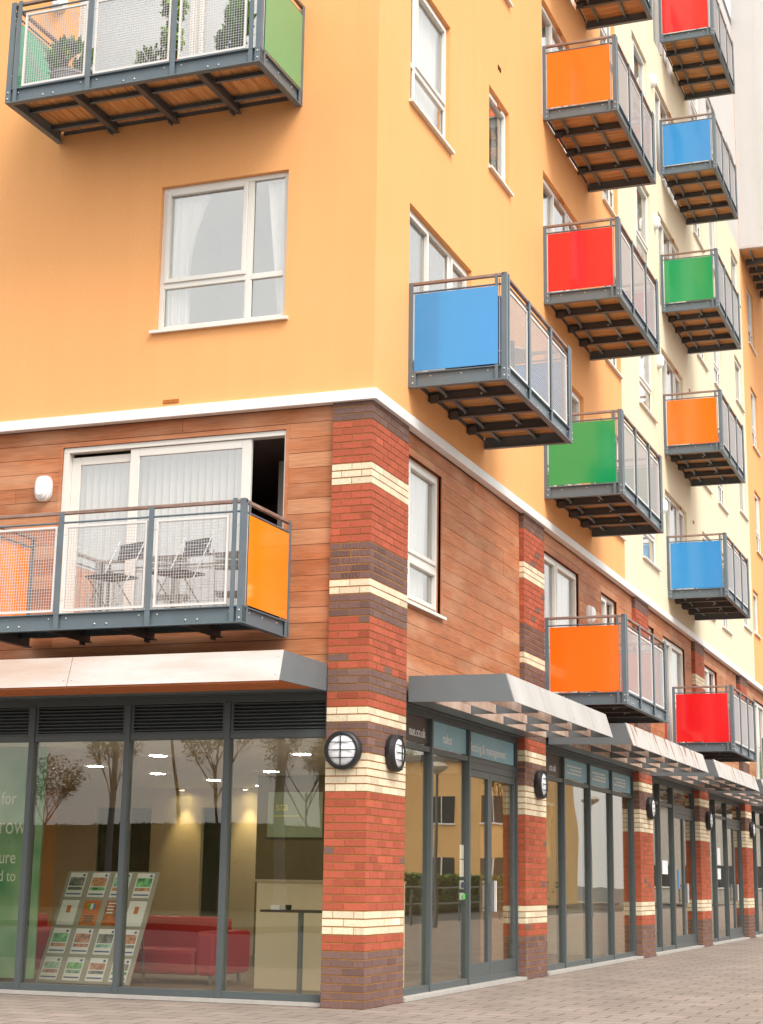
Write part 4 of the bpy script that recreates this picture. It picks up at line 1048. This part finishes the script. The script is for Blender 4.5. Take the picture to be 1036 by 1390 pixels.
def hedge(x0, x1, y0, y1, h, label):
    rnd = random.Random(4); m = MB(); L_ = max(x1-x0, y1-y0); n = int(L_*340)
    m.box(x0+.15, x1-.15, -(y1-.15), -(y0+.15), -.0, h*.93, 'hedge')
    for _ in range(min(n, 16000)):
        p = Vector((rnd.uniform(x0, x1), rnd.uniform(y0, y1), h*min(1, rnd.uniform(.05, 1)**.5)*.93+rnd.gauss(0, .025))); d = Vector((rnd.gauss(0, 1), rnd.gauss(0, 1), rnd.gauss(0, 1))).normalized()*.16; q = d.orthogonal().normalized()*.07; k = rnd.uniform(.5, 1.3)
        m.face([p, p+d*.5+q, p+d, p+d*.5-q], 'leaf', (k, k, k*.8))
    tag(m.build('hedge'), label, 'hedge')
hedge(-60, -15, -43, -41.4, 3.3, 'long clipped hedge opposite the left shopfront')
hedge(17, 18.6, 20, 75, 1.5, 'low hedge across the road from the shops')
def far_block(x0, x1, y0, y1, h, mt, nwx, nwy, face, label):
    t = empty('distant_building', label, 'building', ((x0+x1)/2, (y0+y1)/2, 0)); cx, cy = (x0+x1)/2, (y0+y1)/2
    m = MB(); m.box(x0-cx, x1-cx, -(y1-cy), -(y0-cy), 0, h, mt); m.build('wall', t); m = MB(); m.box(x0-cx-.2, x1-cx+.2, -(y1-cy)-.2, -(y0-cy)+.2, h, h+.3, 'roof'); m.build('roof', t)
    for j in range(nwy):
        for i in range(nwx):
            w = MB(); z = 1+j*3
            if face == 'y': x = x0-cx+(x1-x0)*(i+.5)/nwx; w.box(x-.7, x+.7, -(y1-cy)-.03, -(y1-cy)-.0, z, z+1.4, 'dkglass')
            elif face == 'ny': x = x0-cx+(x1-x0)*(i+.5)/nwx; w.box(x-.62, x+.62, -(y0-cy), -(y0-cy)+.03, z, z+1.3, 'dkglass'); w.box(x-.7, x+.7, -(y0-cy)+.0, -(y0-cy)+.06, z-.08, z, 'white_m'); w.box(x-.03, x+.03, -(y0-cy)+.03, -(y0-cy)+.05, z, z+1.3, 'white_m')
            else: y = y0-cy+(y1-y0)*(i+.5)/nwx; w.box(x0-cx-.03, x0-cx, -(y+.8), -(y-.8), z, z+1.4, 'dkglass')
            w.build('window', t)
far_block(-18, -6, -52, -42, 5.6, 'brown_b', 5, 2, 'y', 'low brown brick block opposite the left shopfront')
far_block(17, 30, 66, 78, 7.0, 'tan_b', 5, 2, 'ny', 'sandy yellow building closing the view down the street')
far_block(8, 16, 92, 100, 6.0, 'pale_b', 4, 1, 'ny', 'pale low building at the far end of the street')
far_block(34, 46, 10, 60, 9.2, 'brown_b', 12, 3, 'x', 'brown three storey block across the road')
def street_lamp(loc, h, label, r=.06):
    t = empty('street_lamp', label, 'street lamp', loc); m = MB(); m.tube([(0, 0, 0), (0, 0, 1.2), (0, 0, h)], [r*1.4, r, r*.7], 'grey_al', 10); m.build('pole', t)
    m = MB(); m.lathe((0, 0, h), (0, 0, 1), [(.05, 0), (.28, .12), (.32, .2), (.2, .3), (0, .33)], 'acrylic', 20); m.build('lamp_head', t)
street_lamp((-25.4, -39.7, 0), 8.5, 'tall street lamp opposite the left shopfront', .13); street_lamp((-18.5, -39.5, 0), 9, 'thick tall street lamp beside the brown block', .2)
street_lamp((8.1, 27, 0), 3.9, 'street lamp with a dish head on the pavement edge'); street_lamp((8.3, 45, 0), 3.9, 'second dish headed street lamp farther along')
rl_ = empty('pedestrian_railing', 'grey pedestrian railing along the far pavement edge', 'railing', (9.6, 0, 0))
for k in range(14):
    m = MB(); m.tube([(0, 14+k*2.2, 0), (0, 14+k*2.2, 1.0)], .03, 'grey_al', 8); m.build('post', rl_)
for z in (1.0, .55): m = MB(); m.tube([(0, 14, z), (0, 42.6, z)], .025, 'grey_al', 8); m.build('rail', rl_)

# ------------------------------------------------------------------ light
EL, AZ = 52, 128        # sun elevation; azimuth as the direction it shines from (degrees from +y, clockwise)
wd = bpy.data.worlds.new('World'); scene.world = wd; wd.use_nodes = True; nt = wd.node_tree; bg = nt.nodes['Background']
sky = nt.nodes.new('ShaderNodeTexSky'); sky.sky_type = 'NISHITA'; sky.sun_disc = False; sky.sun_elevation = R(EL); sky.sun_rotation = R(AZ); sky.dust_density = 6; sky.air_density = 1.4
hs = nt.nodes.new('ShaderNodeHueSaturation'); hs.inputs['Saturation'].default_value = .12; nt.links.new(sky.outputs[0], hs.inputs['Color'])
mxw = nt.nodes.new('ShaderNodeMix'); mxw.data_type = 'RGBA'; mxw.inputs[0].default_value = .45; mxw.inputs[7].default_value = (8.2, 8.0, 7.7, 1)   # overcast cloud layer over the clear sky
nt.links.new(hs.outputs[0], mxw.inputs[6]); nt.links.new(mxw.outputs[2], bg.inputs[0]); bg.inputs[1].default_value = .13
sun = bpy.data.lights.new('sun', 'SUN'); sun.energy = 1.0; sun.angle = R(25); sun.color = (1, .95, .87)
so = bpy.data.objects.new('sun', sun); COL.objects.link(so)
d = Vector((math.sin(R(AZ))*math.cos(R(EL)), math.cos(R(AZ))*math.cos(R(EL)), math.sin(R(EL))))
so.rotation_euler = d.to_track_quat('Z', 'Y').to_euler(); so.location = (20, -20, 40)

# ------------------------------------------------------------------ camera
yaw, pitch, roll = .3599, .2343, .0149
fw = Vector((-math.sin(yaw)*math.cos(pitch), math.cos(yaw)*math.cos(pitch), math.sin(pitch))); rt = Vector((math.cos(yaw), math.sin(yaw), 0)); up = rt.cross(fw)
r2 = rt*math.cos(roll)+up*math.sin(roll); u2 = -rt*math.sin(roll)+up*math.cos(roll)
cam = bpy.data.cameras.new('camera'); co = bpy.data.objects.new('camera', cam); COL.objects.link(co)
mw = Matrix((( r2.x, u2.x, -fw.x, 5.9078), (r2.y, u2.y, -fw.y, -15.4219), (r2.z, u2.z, -fw.z, 1.2014), (0, 0, 0, 1))); co.matrix_world = mw
cam.sensor_fit = 'VERTICAL'; cam.sensor_height = 36; cam.lens = 2275.41/1390*36; cam.shift_y = -45/1390; cam.clip_start = .1; cam.clip_end = 1500
scene.camera = co
scene.view_settings.view_transform = 'Standard'; scene.view_settings.look = 'None'; scene.view_settings.exposure = 1.0; scene.view_settings.gamma = 1
scene.cycles.max_bounces = 8; scene.cycles.transparent_max_bounces = 24; scene.cycles.diffuse_bounces = 4; scene.cycles.glossy_bounces = 4
